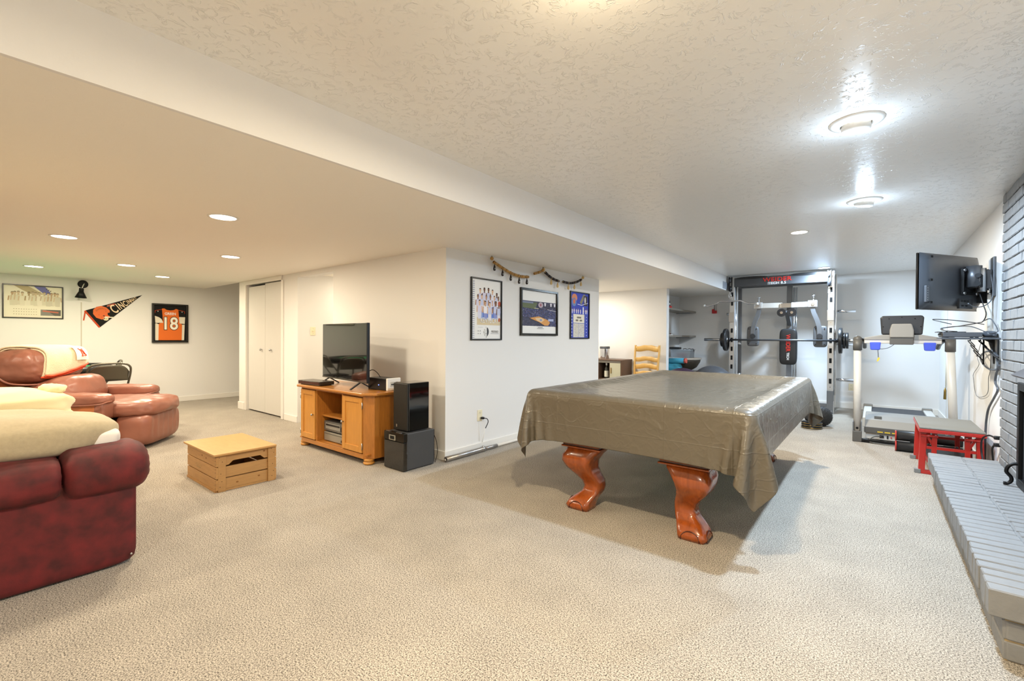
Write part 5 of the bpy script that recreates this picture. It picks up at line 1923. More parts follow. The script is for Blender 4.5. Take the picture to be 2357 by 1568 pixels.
MB().box(-0.045, 0.05, -0.05, 0.05, 0, 0.035).build('base', 'red_item', fg, bevel=0.006)
MB().lathe([(0.035, 0.035), (0.03, 0.06), (0.012, 0.075), (0.025, 0.095), (0.03, 0.115), (0.02, 0.135), (0.002, 0.14)], 16).build('figure', 'black_plastic', fg)
MB().lathe([(0.026, 0.062), (0.03, 0.07), (0.02, 0.08)], 16, (0.012, -0.012, 0)).build('collar', 'text_white', fg)
tr_ = thing('small_tray', 'small white tray with odds and ends on the middle grey shelf', 'tray', (-2.97, 8.3, 1.249))
MB().box(-0.06, 0.06, -0.08, 0.08, 0, 0.012).build('dish', 'white_plastic', tr_, bevel=0.004)
MB().sphere((0, 0, 0.024), 0.018, 12, 8).sphere((0.03, 0.03, 0.02), 0.014, 12, 8).build('stones', 'cherry_dark', tr_)
rk = thing('hand_gripper', 'small red clip hanging on the back wall beside the rack', 'clip', (-2.545, Y_BACK, 1.70))
MB().box(-0.045, 0.045, -0.04, -0.004, -0.002, 0.055).box(-0.045, -0.005, -0.04, -0.004, 0.05, 0.085).build('body', 'red_item', rk, bevel=0.008)
MB().tube([(0.0, -0.02, 0.05), (0.0, -0.02, 0.18), (0.035, -0.02, 0.18), (0.035, -0.02, 0.05)], 0.005, 6).build('wire_loop', 'steel', rk)

# ================================================================== EXERCISE RACK
rack = thing('exercise_rack', 'silver smith machine with grey header and back pad against the back wall', 'exercise rack', (-1.29, 9.1, 0))
YF, YR = 8.85, 9.42
XLU, XRU = -2.01, -0.555
ZT = 2.285


def rpart(m, n, mt, bevel=0.0):
    return m.build(n, mt, rack, world=True, bevel=bevel)


for X in (XLU, XRU):
    up = rpart(MB().box(X - 0.042, X + 0.042, YF - 0.03, YF + 0.03, 0.37, ZT), 'front_upright', 'rack_silver', 0.004)
    for z in (1.986, 1.826, 1.58, 1.34, 1.173, 1.013, 0.854, 0.694, 0.527):
        m = MB().box(X - 0.017, X + 0.017, YF - 0.0325, YF - 0.028, z - 0.042, z + 0.036)
        m.build('slot', 'soot_shade_black', up, world=True)  # black box on the face, painted as the shade inside a slot
    for z in (1.90, 1.46, 0.43):
        MB().cyl((X, YF - 0.033, z), (X, YF - 0.029, z), 0.008, n=10).build('bolt', 'chrome', up, world=True)
    rpart(MB().box(X - 0.044, X + 0.044, YF - 0.032, YF + 0.032, 0.0, 0.37), 'lower_post', 'rack_grey', 0.004)
    s_ = 1 if X > -1 else -1
    rpart(MB().box(X + s_ * 0.0 - 0.03 + 0.062, X + 0.062 + 0.03 - 0.022, YF + 0.045, YF + 0.105, 0.1, ZT - 0.05), 'side_channel', 'rack_silver', 0.003)
    rpart(MB().cyl((X + 0.05, YF + 0.035, 0.30), (X + 0.05, YF + 0.035, ZT - 0.06), 0.0125, n=12), 'guide_rod', 'chrome')
    rpart(MB().prism([(YF - 0.03, 0), (YF + 0.16, 0), (YF + 0.16, 0.03), (YF + 0.04, 0.20), (YF - 0.03, 0.20)], X + 0.042, X + 0.05, plane='yz'), 'foot_gusset', 'rack_silver')
    rpart(MB().box(X - 0.04, X + 0.04, YF - 0.05, YR + 0.06, 0.0, 0.05), 'base_rail', 'rack_grey', 0.004)
    rpart(MB().box(X - 0.03, X + 0.03, YR - 0.03, YR + 0.03, 0.05, 2.20), 'rear_upright', 'rack_grey', 0.004)
    rpart(MB().box(X - 0.028, X + 0.028, YF, YR, 2.14, 2.20), 'top_rail', 'rack_grey', 0.004)
    # cable pulley at the top
    rpart(MB().box(X - 0.05, X - 0.038, YF - 0.075, YF + 0.03, ZT - 0.24, ZT + 0.005).box(X - 0.01, X + 0.002, YF - 0.075, YF + 0.03, ZT - 0.24, ZT + 0.005), 'pulley_bracket', 'iron')
    rpart(MB().cyl((X - 0.036, YF - 0.05, ZT - 0.05), (X - 0.012, YF - 0.05, ZT - 0.05), 0.042, n=20), 'pulley', 'gunmetal')
    rpart(MB().lathe([(0.008, 0.05), (0.02, 0.02), (0.018, -0.02), (0.006, -0.05)], 12, (X - 0.024, YF - 0.07, 2.08)), 'cable_stop', 'black_plastic')
    rpart(MB().tube(smooth_path([(X - 0.024, YF - 0.07, 2.03), (X - 0.04, YF - 0.07, 1.99), (X - 0.04, YF - 0.07, 1.93), (X - 0.024, YF - 0.07, 1.90), (X - 0.008, YF - 0.07, 1.95), (X - 0.024, YF - 0.07, 2.03)], 4), 0.005, 6), 'snap_hook', 'chrome')
    rpart(MB().box(X - 0.05, X + 0.042, YF - 0.05, YF - 0.028, 1.49, 1.66), 'safety_catch', 'steel', 0.004)
for z in (1.643, 1.11, 0.542):
    rpart(MB().cyl((XRU, YF + 0.16, z), (XRU + 0.31, YF + 0.16, z), 0.024, n=16), 'storage_peg', 'chrome')
    rpart(MB().cyl((XLU, YF + 0.16, z), (XLU - 0.13 if z > 1.5 else XLU + 0.12, YF + 0.16, z), 0.024, n=16), 'storage_peg', 'chrome')
    rpart(MB().box(XRU - 0.02, XRU + 0.02, YF + 0.1, YF + 0.18, z - 0.04, z + 0.04), 'peg_mount', 'rack_grey')
    rpart(MB().box(XLU - 0.02, XLU + 0.02, YF + 0.1, YF + 0.18, z - 0.04, z + 0.04), 'peg_mount', 'rack_grey')
hd_ = rpart(MB().box(XLU + 0.03, XRU - 0.03, YF - 0.035, YF + 0.05, 2.115, 2.27), 'header', 'header_grey', 0.006)
for sx in (-1, 1):
    P_ = [(-1.285 + sx * (0.16 + 0.26 * (1 + math.cos(k * PI / 10))), YF - 0.03, 2.262 + 0.022 * math.sin(k * PI / 10)) for k in range(21)]
    MB().prism([(p[0], p[2]) for p in P_[:20]], YF - 0.042, YF + 0.055, plane='xz').build('hand_grip', 'vinyl_black', hd_, world=True)
TMr = Matrix.Translation((0, 0, 0))
inv = TM[rack].inverted()
text('brand_lettering', 'WEIDER', 0.098, 'weider_red', hd_, inv @ Matrix.Translation((-1.31, YF - 0.037, 2.205)) @ FACE, 0.001, 0.0012, 1.15, spacing=1.05)
text('model_lettering', 'TECH 8.5', 0.058, 'text_white', hd_, inv @ Matrix.Translation((-1.31, YF - 0.037, 2.143)) @ FACE, 0.001, 0.0004, 1.15)
MB().box(-1.455, -1.30, YF - 0.0372, YF - 0.0366, 2.121, 2.164).build('badge_outline', mat('badge_grey', '8b8d90', 0.4), hd_, world=True)
rpart(MB().box(XLU, XRU, YF - 0.005, YF + 0.06, 0.10, 0.16), 'lower_crossbar', 'rack_grey', 0.004)
rpart(MB().box(XLU, XRU, YR - 0.03, YR + 0.03, 2.14, 2.20), 'rear_crossbar', 'rack_grey', 0.004)
# centre column, press arms and pads
XC = -1.175
rpart(MB().box(XC - 0.055, XC + 0.025, YR - 0.10, YR - 0.02, 0.05, 2.15), 'centre_column', 'rack_grey', 0.004)
rpart(MB().cyl((XC + 0.055, YR - 0.08, 0.1), (XC + 0.055, YR - 0.08, 2.1), 0.013, n=12).cyl((XC + 0.09, YR - 0.08, 0.1), (XC + 0.09, YR - 0.08, 2.1), 0.013, n=12), 'stack_rod', 'chrome')
for k in range(8):
    rpart(MB().box(XC - 0.12, XC + 0.16, YR - 0.13, YR - 0.03, 0.08 + k * 0.036, 0.112 + k * 0.036), 'weight_stack_plate', 'plate_iron', 0.003)
YA = 8.92
rpart(MB().box(XC - 0.09, XC + 0.07, YA - 0.04, YR - 0.03, 1.72, 1.80), 'arm_hub', 'chrome', 0.006)
for (xa, xh, yh) in ((-1.60, -1.70, 1.245), (-0.80, -0.70, 1.255)):
    sg = -1 if xa < XC else 1
    rpart(MB().beam((XC + sg * 0.07, YA, 1.765), (xa - sg * -0.05, YA, 1.77), 0.05, 0.085), 'cross_arm', mat('arm_pale', 'd0cec8', 0.3, metal=0.3), 0.004)
    rpart(MB().box(xa - 0.075, xa + 0.055, YA - 0.035, YA + 0.035, 1.72, 1.83), 'arm_clamp', 'rack_silver', 0.006)
    rpart(MB().cyl((xa, YA - 0.045, 1.775), (xa, YA - 0.03, 1.775), 0.027, n=16), 'clamp_bolt', 'steel')
    rpart(MB().cyl((xa, YA, 1.83), (xa, YA, 1.90), 0.008, n=10).lathe([(0.008, 0), (0.03, 0.012), (0.03, 0.02), (0.01, 0.024)], 14, (xa, YA, 1.90)), 'pull_pin', 'chrome')
    pth = smooth_path([(xa - sg * 0.01, YA, 1.74), (xa + sg * 0.005, YA, 1.64), (xa + sg * 0.055, YA, 1.50), (xa + sg * 0.085, YA, 1.38), (xa + sg * 0.09, YA, 1.25)], 6)
    la, lb_ = [], []
    for i in range(len(pth)):
        d_ = pth[min(i + 1, len(pth) - 1)] - pth[max(i - 1, 0)]
        nx_, nz_ = -d_.z / d_.length * 0.032, d_.x / d_.length * 0.032
        la.append((pth[i].x + nx_, pth[i].z + nz_))
        lb_.append((pth[i].x - nx_, pth[i].z - nz_))
    m = MB()
    for i in range(len(pth) - 1):
        m.prism([la[i], la[i + 1], lb_[i + 1], lb_[i]], YA - 0.02, YA + 0.02, plane='xz')
    rpart(m, 'swing_arm', 'rack_grey')
    pd = rpart(MB().soft((xa + sg * 0.095, YA - 0.01 + 0.06, 1.235), (0.19, 0.09, 0.35), p=6, n=14), 'arm_pad', mat('pad_grey', '5c5d5f', 0.5))
    rpart(MB().cyl((xa + sg * 0.09, YA - 0.03, 1.24), (xa + sg * 0.09, YA - 0.005, 1.24), 0.042, n=20), 'pivot_cap', 'dark_plastic')
    for dx_ in (-0.06, 0.06):
        for dz_ in (-0.13, 0.13):
            MB().cyl((xa + sg * 0.095 + dx_, YA - 0.0, 1.235 + dz_), (xa + sg * 0.095 + dx_, YA + 0.02, 1.235 + dz_), 0.008, n=8).build('screw', 'soot_shade_black', pd, world=True)
for sx in (-1, 1):
    rpart(MB().cyl((XC + sx * 0.075, YA - 0.035, 1.64), (XC + sx * 0.075, YA - 0.01, 1.64), 0.068, n=24), 'cable_pulley', 'black_plastic')
    rpart(MB().cyl((XC + sx * 0.075, YA - 0.039, 1.64), (XC + sx * 0.075, YA - 0.006, 1.64), 0.022, n=16), 'pulley_hub', 'chrome')
rpart(MB().beam((XC - 0.01, YR - 0.1, 1.45), (XC + 0.0, YA - 0.02, 1.66), 0.06, 0.05), 'pulley_brace', 'rack_grey')
rpart(MB().box(XC - 0.02, XC + 0.01, YR - 0.104, YR - 0.1, 1.44, 1.55), 'warning_label', 'text_white')
bp_ = rpart(MB().soft((-1.155, 8.98, 1.06), (0.255, 0.10, 0.60), p=7, n=18, puff=0.03), 'back_pad', 'vinyl_black')
MB().tube([(-1.155 + 0.118 * math.copysign(abs(math.cos(t)) ** 0.35, math.cos(t)), 8.985, 1.06 + 0.292 * math.copysign(abs(math.sin(t)) ** 0.35, math.sin(t))) for t in
           [k * 2 * PI / 40 for k in range(40)]], 0.006, 6, closed=True).build('red_piping', 'weider_red', bp_, world=True)
RV = Matrix.Rotation(-PI / 2, 4, 'Z')
text('pad_brand_lettering', 'WEIDER', 0.088, 'weider_red', bp_, inv @ Matrix.Translation((-1.155, 8.925, 1.125)) @ FACE @ RV, 0.001, 0.0008, 0.9)
text('pad_model_lettering', 'TECH', 0.05, 'text_white', bp_, inv @ Matrix.Translation((-1.155, 8.925, 0.90)) @ FACE @ RV, 0.001, 0.001, 1.0)
rpart(MB().box(-1.175, -1.135, 9.02, YR - 0.02, 1.0, 1.1), 'pad_mount', 'rack_grey')

# barbell and its plates
bar = thing('barbell', 'long grey barbell resting across the exercise rack', 'barbell', (-1.3, YF - 0.055, 1.172))
YB = YF - 0.058
MB().cyl((-2.04, YB, 1.172), (-0.46, YB, 1.172), 0.016, n=14).build('grip_bar', 'gunmetal', bar, world=True)
MB().cyl((-2.47, YB, 1.172), (-2.07, YB, 1.172), 0.025, n=18).build('sleeve', 'steel', bar, world=True)
MB().cyl((-0.47, YB, 1.172), (-0.10, YB, 1.172), 0.025, n=18).build('sleeve', 'steel', bar, world=True)
for X in (-2.045, -0.475):
    MB().cyl((X - 0.012, YB, 1.172), (X + 0.012, YB, 1.172), 0.033, n=18).build('collar', 'black_plastic', bar, world=True)


def plate(x, r_, t_, label):
    t = thing('weight_plate', label, 'weight plate', (x, YB, 1.172), 0, 'iron plates on the barbell')
    M = Matrix.Rotation(PI / 2, 4, 'Y')
    MB().lathe([(0.027, -t_ * 0.5), (0.06, -t_ * 0.5), (0.065, -t_ * 0.25), (r_ * 0.80, -t_ * 0.25), (r_ * 0.84, -t_ * 0.5), (r_ * 0.985, -t_ * 0.5), (r_, -t_ * 0.35), (r_, t_ * 0.35),
                (r_ * 0.985, t_ * 0.5), (r_ * 0.84, t_ * 0.5), (r_ * 0.80, t_ * 0.25), (0.065, t_ * 0.25), (0.06, t_ * 0.5), (0.027, t_ * 0.5)], 40, (0, 0, 0), M, cap=False) \
        .build('iron_disc', 'plate_iron', t)
    MB().lathe([(0.029, -t_ * 0.52), (0.04, -t_ * 0.52), (0.04, t_ * 0.52), (0.029, t_ * 0.52)], 24, (0, 0, 0), M, cap=False).build('bore_ring', 'steel', t)
    return t


plate(-2.10, 0.20, 0.045, 'large iron plate on the left end of the barbell')
plate(-2.152, 0.127, 0.04, 'smaller iron plate outside the large one at the left end')
plate(-0.425, 0.203, 0.045, 'large iron plate on the right end of the barbell')
plate(-0.378, 0.125, 0.03, 'smaller iron plate next to the large one at the right end')
plate(-0.340, 0.125, 0.03, 'outermost small iron plate on the right end of the barbell')
ez = thing('curl_bar', 'bent chrome curl bar hung on the left upright of the rack', 'curl bar', (-2.0, YF - 0.085, 1.82))
MB().tube(smooth_path([(-2.46, YF - 0.085, 1.795), (-2.37, YF - 0.085, 1.79), (-2.26, YF - 0.085, 1.83), (-2.19, YF - 0.085, 1.862), (-2.0, YF - 0.085, 1.858), (-1.86, YF - 0.085, 1.862), (-1.77, YF - 0.085, 1.82),
                       (-1.70, YF - 0.085, 1.805), (-1.60, YF - 0.085, 1.803)], 5), 0.014, 10).build('bar', 'chrome', ez, world=True)
for X in (-2.47, -1.595):
    MB().cyl((X - 0.015, YF - 0.085, 1.797), (X + 0.015, YF - 0.085, 1.799), 0.019, n=12).build('end_cap', 'white_plastic', ez, world=True)

# floor weights by the pool table corner
mbal = thing('medicine_ball', 'black dimpled medicine ball on the carpet near the rack', 'medicine ball', (-0.575, 7.52, 0))
mb_ = MB().sphere((0, 0, 0.135), 0.135, 36, 22).build('ball', 'rubber', mbal)
m = MB()
for k in range(220):
    z = 1 - 2 * (k + 0.5) / 220
    th = k * 2.39996
    rr_ = math.sqrt(1 - z * z)
    c_ = Vector((rr_ * math.cos(th), rr_ * math.sin(th), z))
    m.sphere(tuple(c_ * 0.134 + Vector((0, 0, 0.135))), 0.0065, 6, 4)
m.build('grip_dots', 'rubber', mb_)['kind'] = 'stuff'
kb = thing('kettlebell', 'black kettlebell with red trim beside the pool table corner', 'kettlebell', (-0.655, 7.28, 0.086))
MB().lathe([(0.04, 0.0), (0.075, 0.015), (0.092, 0.06), (0.075, 0.11), (0.04, 0.135)], 28).build('body', 'rubber', kb)
MB().tube(smooth_path([(-0.045, 0, 0.115), (-0.065, 0, 0.16), (-0.045, 0, 0.205), (0, 0, 0.22), (0.045, 0, 0.205), (0.065, 0, 0.16), (0.045, 0, 0.115)], 6), 0.014, 10).build('handle', 'plate_iron', kb)
MB().lathe([(0.052, 0.128), (0.045, 0.137), (0.02, 0.139)], 20).build('red_ring', 'coral', kb)
for k in range(3):
    t = thing('floor_weight_plate', ['bottom', 'middle', 'top'][k] + ' black plate in the short stack under the kettlebell', 'weight plate', (-0.655, 7.28, k * 0.0285), 0.3 * k,
              'plates stacked under the kettlebell')
    MB().lathe([(0.02, 0.002), (0.11, 0.0), (0.118, 0.004), (0.12, 0.022), (0.112, 0.028), (0.02, 0.026)], 32).build('disc', 'plate_iron', t)
    MB().lathe([(0.113, 0.009), (0.1212, 0.011), (0.1212, 0.016), (0.113, 0.018)], 32, cap=False).build('rim_band', 'brass', t)

# ================================================================== TREADMILL
tm_ = thing('treadmill', 'grey treadmill with blue cup trays facing away toward the back wall', 'treadmill', (0.25, 7.4, 0))


def tp(m, n, mt, bevel=0.0, parent=None):
    return m.build(n, mt, parent or tm_, world=True, bevel=bevel)


tp(MB().prism([(6.78, 0.10), (6.78, 0.165), (6.86, 0.245), (7.05, 0.275), (7.40, 0.275), (7.48, 0.21), (7.48, 0.10)], -0.085, 0.60, plane='yz'), 'motor_hood', 'tread_grey', 0.012)
tp(MB().box(-0.088, 0.603, 6.772, 6.80, 0.10, 0.17), 'hood_band', 'tread_dark', 0.004)
tp(MB().box(-0.078, 0.593, 6.795, 6.83, 0.03, 0.10), 'lower_fascia', 'tread_light', 0.003)
for i in range(4):
    tp(MB().box(0.0, 0.07, 6.905 + i * 0.025, 6.915 + i * 0.025, 0.252 + i * 0.004, 0.262 + i * 0.004), 'hood_vent', 'tread_dark')
for i in range(3):
    tp(MB().box(0.03 + i * 0.065, 0.08 + i * 0.065, 6.7695, 6.772, 0.115, 0.128), 'warning_label', 'yellow_plastic')
tp(MB().box(0.05, 0.09, 6.785, 6.796, 0.055, 0.085), 'power_socket', 'black_plastic', 0.003)
tp(MB().box(0.115, 0.13, 6.788, 6.796, 0.05, 0.085), 'power_switch', 'black_plastic')
tp(MB().box(0.185, 0.235, 6.79, 6.796, 0.056, 0.08), 'rating_plate', 'yellow_plastic')
tp(MB().cyl((0.155, 6.785, 0.066), (0.155, 6.796, 0.066), 0.007, n=10), 'reset_button', 'red_item')
tp(MB().box(-0.03, 0.545, 7.46, 8.86, 0.135, 0.165), 'belt', 'belt', 0.006)
for xa, xb in ((-0.12, -0.03), (0.545, 0.635)):
    tp(MB().box(xa, xb, 7.46, 8.80, 0.06, 0.185), 'side_rail', 'tread_light', 0.008)
    tp(MB().prism([(8.74, 0.05), (8.74, 0.215), (8.80, 0.215), (8.94, 0.14), (8.94, 0.05)], xa - 0.01, xb + 0.01, plane='yz'), 'rear_cap', 'tread_grey', 0.01)
tp(MB().cyl((-0.03, 8.86, 0.135), (0.545, 8.86, 0.135), 0.03, n=16), 'rear_roller', 'belt')
tp(MB().box(-0.06, 0.575, 6.85, 8.8, 0.04, 0.10), 'underframe', 'iron')
tp(MB().box(-0.11, -0.05, 8.6, 8.7, 0.0, 0.06), 'rear_foot', 'iron')
tp(MB().box(0.565, 0.625, 8.6, 8.7, 0.0, 0.06), 'rear_foot', 'iron')
tp(MB().box(-0.16, 0.66, 6.66, 6.74, 0.008, 0.035), 'base_bar', 'iron')
for X, xt in ((-0.155, -0.162), (0.665, 0.628)):
    tp(MB().box(X - 0.043, X + 0.043, 6.655, 6.76, 0.0, 0.125), 'upright_foot', 'tread_dark', 0.006)
    tp(MB().box(X - 0.043, X - 0.032, 6.66, 6.76, 0.12, 0.23).box(X + 0.032, X + 0.043, 6.66, 6.76, 0.12, 0.23), 'foot_bracket', 'rack_grey')
    tp(MB().cyl((X, 6.652, 0.16), (X, 6.67, 0.16), 0.013, n=12), 'pivot_bolt', 'iron')
    tp(MB().cyl((X, 6.70, 0.11), (xt, 6.72, 1.08), 0.037, n=20), 'upright', 'tread_light')
    tp(MB().cyl((xt, 6.72, 1.07), (xt, 6.72, 1.19), 0.044, n=20).sphere((xt, 6.72, 1.195), 0.044, 20, 12), 'upright_cap', 'tread_dark')
    tp(MB().tube(smooth_path([(xt, 6.72, 1.18), (xt + (0.04 if X < 0 else -0.04), 6.75, 1.19), (xt + (0.06 if X < 0 else -0.06), 7.0, 1.15), (xt + (0.06 if X < 0 else -0.06), 7.2, 1.10)], 5), 0.022, 10), 'handrail', 'black_plastic')
cs_ = [(-0.10, 1.15), (0.56, 1.15), (0.56, 1.215), (0.40, 1.245), (0.06, 1.245), (-0.10, 1.215)]
tp(MB().prism(cs_, 6.68, 6.80, plane='xz'), 'console_bar', 'tread_light', 0.008)
tp(MB().prism([(-0.10, 1.19), (0.56, 1.19), (0.56, 1.217), (0.40, 1.25), (0.06, 1.25), (-0.10, 1.217)], 6.672, 6.79, plane='xz'), 'console_bar_top', 'tread_grey', 0.006)
tp(MB().prism([(0.125, 1.218), (0.33, 1.218), (0.33, 1.30), (0.312, 1.372), (0.143, 1.372), (0.125, 1.30)], 6.62, 6.72, plane='xz'), 'console_neck', 'tread_grey', 0.012)
tp(MB().box(0.127, 0.328, 6.635, 6.70, 1.14, 1.217), 'console_box', 'tread_dark', 0.006)
dsp = tp(MB().prism([(0.055, 1.25), (0.405, 1.25), (0.418, 1.44), (0.405, 1.465), (0.055, 1.465), (0.042, 1.44)], 6.69, 6.75, plane='xz'), 'display_housing', 'dark_plastic', 0.016)
for x, z in ((0.07, 1.34), (0.12, 1.43), (0.23, 1.445), (0.34, 1.43), (0.39, 1.34)):
    tp(MB().cyl((x, 6.684, z), (x, 6.692, z), 0.006, n=8), 'screw', 'soot_shade_black', 0, dsp)
tp(MB().prism([(6.70, 1.27), (6.752, 1.27), (6.752, 1.45), (6.74, 1.45)], 0.07, 0.39, plane='yz'), 'display_screen', 'screen', 0, dsp)
for xa in (-0.045, 0.415):
    o_ = [(xa - 0.05, 1.215), (xa - 0.042, 1.095), (xa - 0.035, 1.085), (xa + 0.035, 1.085), (xa + 0.042, 1.095), (xa + 0.05, 1.215)]
    xo = 0.046
    o_ = [(xa + xo + dx_, z) for dx_, z in ((-0.05, 1.165), (-0.044, 1.085), (-0.036, 1.076), (0.036, 1.076), (0.044, 1.085), (0.05, 1.165))]
    tp(MB().prism(o_, 6.62, 6.70, plane='xz'), 'cup_tray', 'blue_plastic', 0.008)
tp(MB().tube(smooth_path([(0.17, 6.65, 1.145), (0.12, 6.63, 1.105), (0.07, 6.63, 1.09), (0.028, 6.63, 1.085), (0.028, 6.63, 1.03), (0.03, 6.63, 0.99)], 5), 0.003, 6), 'safety_cord', 'black_plastic')
tp(MB().prism([(0.015, 0.945), (0.03, 0.95), (0.045, 0.985), (0.03, 0.995), (0.02, 0.975)], 6.625, 6.637, plane='xz'), 'safety_clip', 'yellow_plastic')
tp(MB().tube(smooth_path([(0.07, 6.785, 0.07), (0.0, 6.74, 0.065), (-0.05, 6.70, 0.02), (-0.02, 6.65, 0.012), (0.1, 6.62, 0.012), (0.25, 6.58, 0.02), (0.40, 6.45, 0.012)], 5), 0.006, 6), 'power_cord', 'tread_dark')

# black padded bar lying behind the stool
fr2 = thing('foam_roller', 'black padded roller bench part with red ends lying by the red stool', 'roller', (0.40, 6.55, 0))
for z, y in ((0.055, 6.40), (0.16, 6.43)):
    MB().cyl((0.19, y, z), (0.70, y, z), 0.052, n=20).build('pad', 'vinyl_black', fr2, world=True)
    MB().cyl((0.178, y, z), (0.19, y, z), 0.054, n=20).build('red_end', 'red_steel', fr2, world=True)
MB().box(0.30, 0.34, 6.38, 6.45, 0.05, 0.16).build('link', 'iron', fr2, world=True)

# ================================================================== RED STOOL
stl = thing('red_stool', 'red steel step stool with grey padded top beyond the hearth', 'stool', (0.53, 5.80, 0))


def sp_(m, n, mt, bevel=0.0):
    return m.build(n, mt, stl, world=True, bevel=bevel)


ZS = 0.405
topo = [(0.315, 5.42), (0.73, 5.42), (0.73, 6.18), (0.315, 6.18)]
sp_(MB().prism(topo, ZS, ZS + 0.018, plane='xy'), 'padded_top', 'grey_pad', 0.006)
rim = MB()
rim.box(0.312, 0.735, 5.412, 5.432, ZS - 0.028, ZS).box(0.312, 0.735, 6.17, 6.19, ZS - 0.028, ZS).box(0.312, 0.332, 5.43, 6.17, ZS - 0.028, ZS).box(0.715, 0.735, 5.43, 6.17, ZS - 0.028, ZS)
sp_(rim, 'top_rim', 'red_steel', 0.003)
for yl in (5.48, 6.10):
    for xl, sg in ((0.345, 1), (0.70, -1)):
        sp_(MB().beam((xl, yl, ZS - 0.03), (xl - sg * 0.01, yl, 0.025), 0.045, 0.045, (1, 0, 0)), 'leg', 'red_steel', 0.004)
        sp_(MB().beam((xl + sg * 0.075, yl, ZS - 0.03), (xl + sg * 0.07, yl, 0.11), 0.025, 0.035, (1, 0, 0)), 'inner_strut', 'red_steel', 0.003)
        sp_(MB().beam((xl + sg * 0.02, yl, ZS - 0.05), (xl + sg * 0.075, yl, ZS - 0.17), 0.012, 0.018), 'brace', 'red_steel')
        sp_(MB().cyl((xl + sg * 0.08, yl - 0.03, ZS - 0.055), (xl + sg * 0.08, yl + 0.03, ZS - 0.055), 0.009, n=10), 'bolt', 'chrome')
        sp_(MB().cyl((xl + sg * 0.075, yl - 0.025, 0.16), (xl + sg * 0.075, yl + 0.025, 0.16), 0.011, n=10), 'lower_bolt', 'chrome')
    sp_(MB().box(0.315, 0.735, yl - 0.022, yl + 0.022, 0.0, 0.032), 'foot_bar', 'red_steel', 0.003)
    sp_(MB().box(0.285, 0.33, yl - 0.026, yl + 0.026, 0.0, 0.038).box(0.722, 0.765, yl - 0.026, yl + 0.026, 0.0, 0.038), 'foot_cap', 'grey_plastic', 0.004)
    sp_(MB().box(0.345, 0.70, yl - 0.012, yl + 0.012, 0.225, 0.25), 'crossbar', 'red_steel', 0.003)
    sp_(MB().cyl((0.33, yl - 0.03, ZS - 0.06), (0.44, yl - 0.03, ZS - 0.06), 0.011, n=10).cyl((0.61, yl - 0.03, ZS - 0.06), (0.72, yl - 0.03, ZS - 0.06), 0.011, n=10), 'hinge_tube', 'red_steel')
sp_(MB().box(0.37, 0.39, 5.48, 6.10, 0.10, 0.13).box(0.66, 0.68, 5.48, 6.10, 0.10, 0.13), 'side_rail', 'red_steel', 0.003)
sp_(MB().box(0.38, 0.67, 5.56, 6.02, 0.13, 0.15), 'lower_step', 'vinyl_black', 0.003)

# ================================================================== WALL-MOUNTED TELEVISION SEEN FROM BEHIND
wt = thing('mounted_television', 'black wall-mounted television seen from behind on a swing arm', 'television', (0.502, 5.50, 1.455), math.atan2(0.70, 0.452))
# local x runs along the set (near end -x), local -y faces the viewer
W2, HT = 0.395, 0.485
# the set: local -y = back
MB().box(-W2, W2, 0.012, 0.03, 0.0, HT).build('bezel', 'gloss_black', wt, bevel=0.006)
MB().box(-W2 + 0.012, W2 - 0.012, 0.029, 0.032, 0.02, HT - 0.012).build('screen', 'screen', wt)
P_ = []
for i in range(25):
    x = -W2 + 2 * W2 * i / 24
    row = []
    for j in range(15):
        z = HT * j / 14
        ex_ = 1 - (abs(x) / W2) ** 6
        ez_ = 1 - (abs(z / HT * 2 - 1)) ** 6
        b_ = 0.010 + 0.055 * max(0, ex_) ** 0.6 * max(0, ez_) ** 0.6
        if x > 0.12 and 0.05 < z < 0.40:
            b_ += 0.012
        row.append((x, 0.014 - b_, z))
    P_.append(row)
mt_ = mat('tv_back', '3a3d42', 0.33, bump=0.1, bump_scale=300, bump_dist=0.0006)
bk = MB().grid(P_).build('rear_shell', mt_, wt)
for z in (0.06, 0.25, 0.445):
    MB().box(-0.345, -0.315, -0.052, -0.046, z - 0.009, z + 0.009).build('screw_hole', 'soot_shade_black', bk)  # black patch painted as the shade in the hole
MB().box(-0.38, -0.338, -0.042, -0.024, 0.06, 0.20).build('button_strip', 'gunmetal', bk, bevel=0.003)
for k in range(6):
    MB().cyl((-0.36, -0.0425, 0.08 + k * 0.02), (-0.36, -0.041, 0.08 + k * 0.02), 0.003, n=8).build('button', 'text_white', bk)
MB().box(0.02, 0.20, -0.063, -0.045, 0.015, 0.10).build('connector_panel', 'dark_plastic', bk)
for x, z in ((0.04, 0.08), (0.08, 0.08), (0.12, 0.08), (0.05, 0.04), (0.10, 0.04)):
    MB().box(x, x + 0.025, -0.066, -0.062, z - 0.007, z + 0.007).build('socket', 'soot_shade_black', bk)
MB().box(0.27, 0.385, -0.075, -0.05, 0.07, 0.19).build('power_module', 'soot_shade_black', bk)
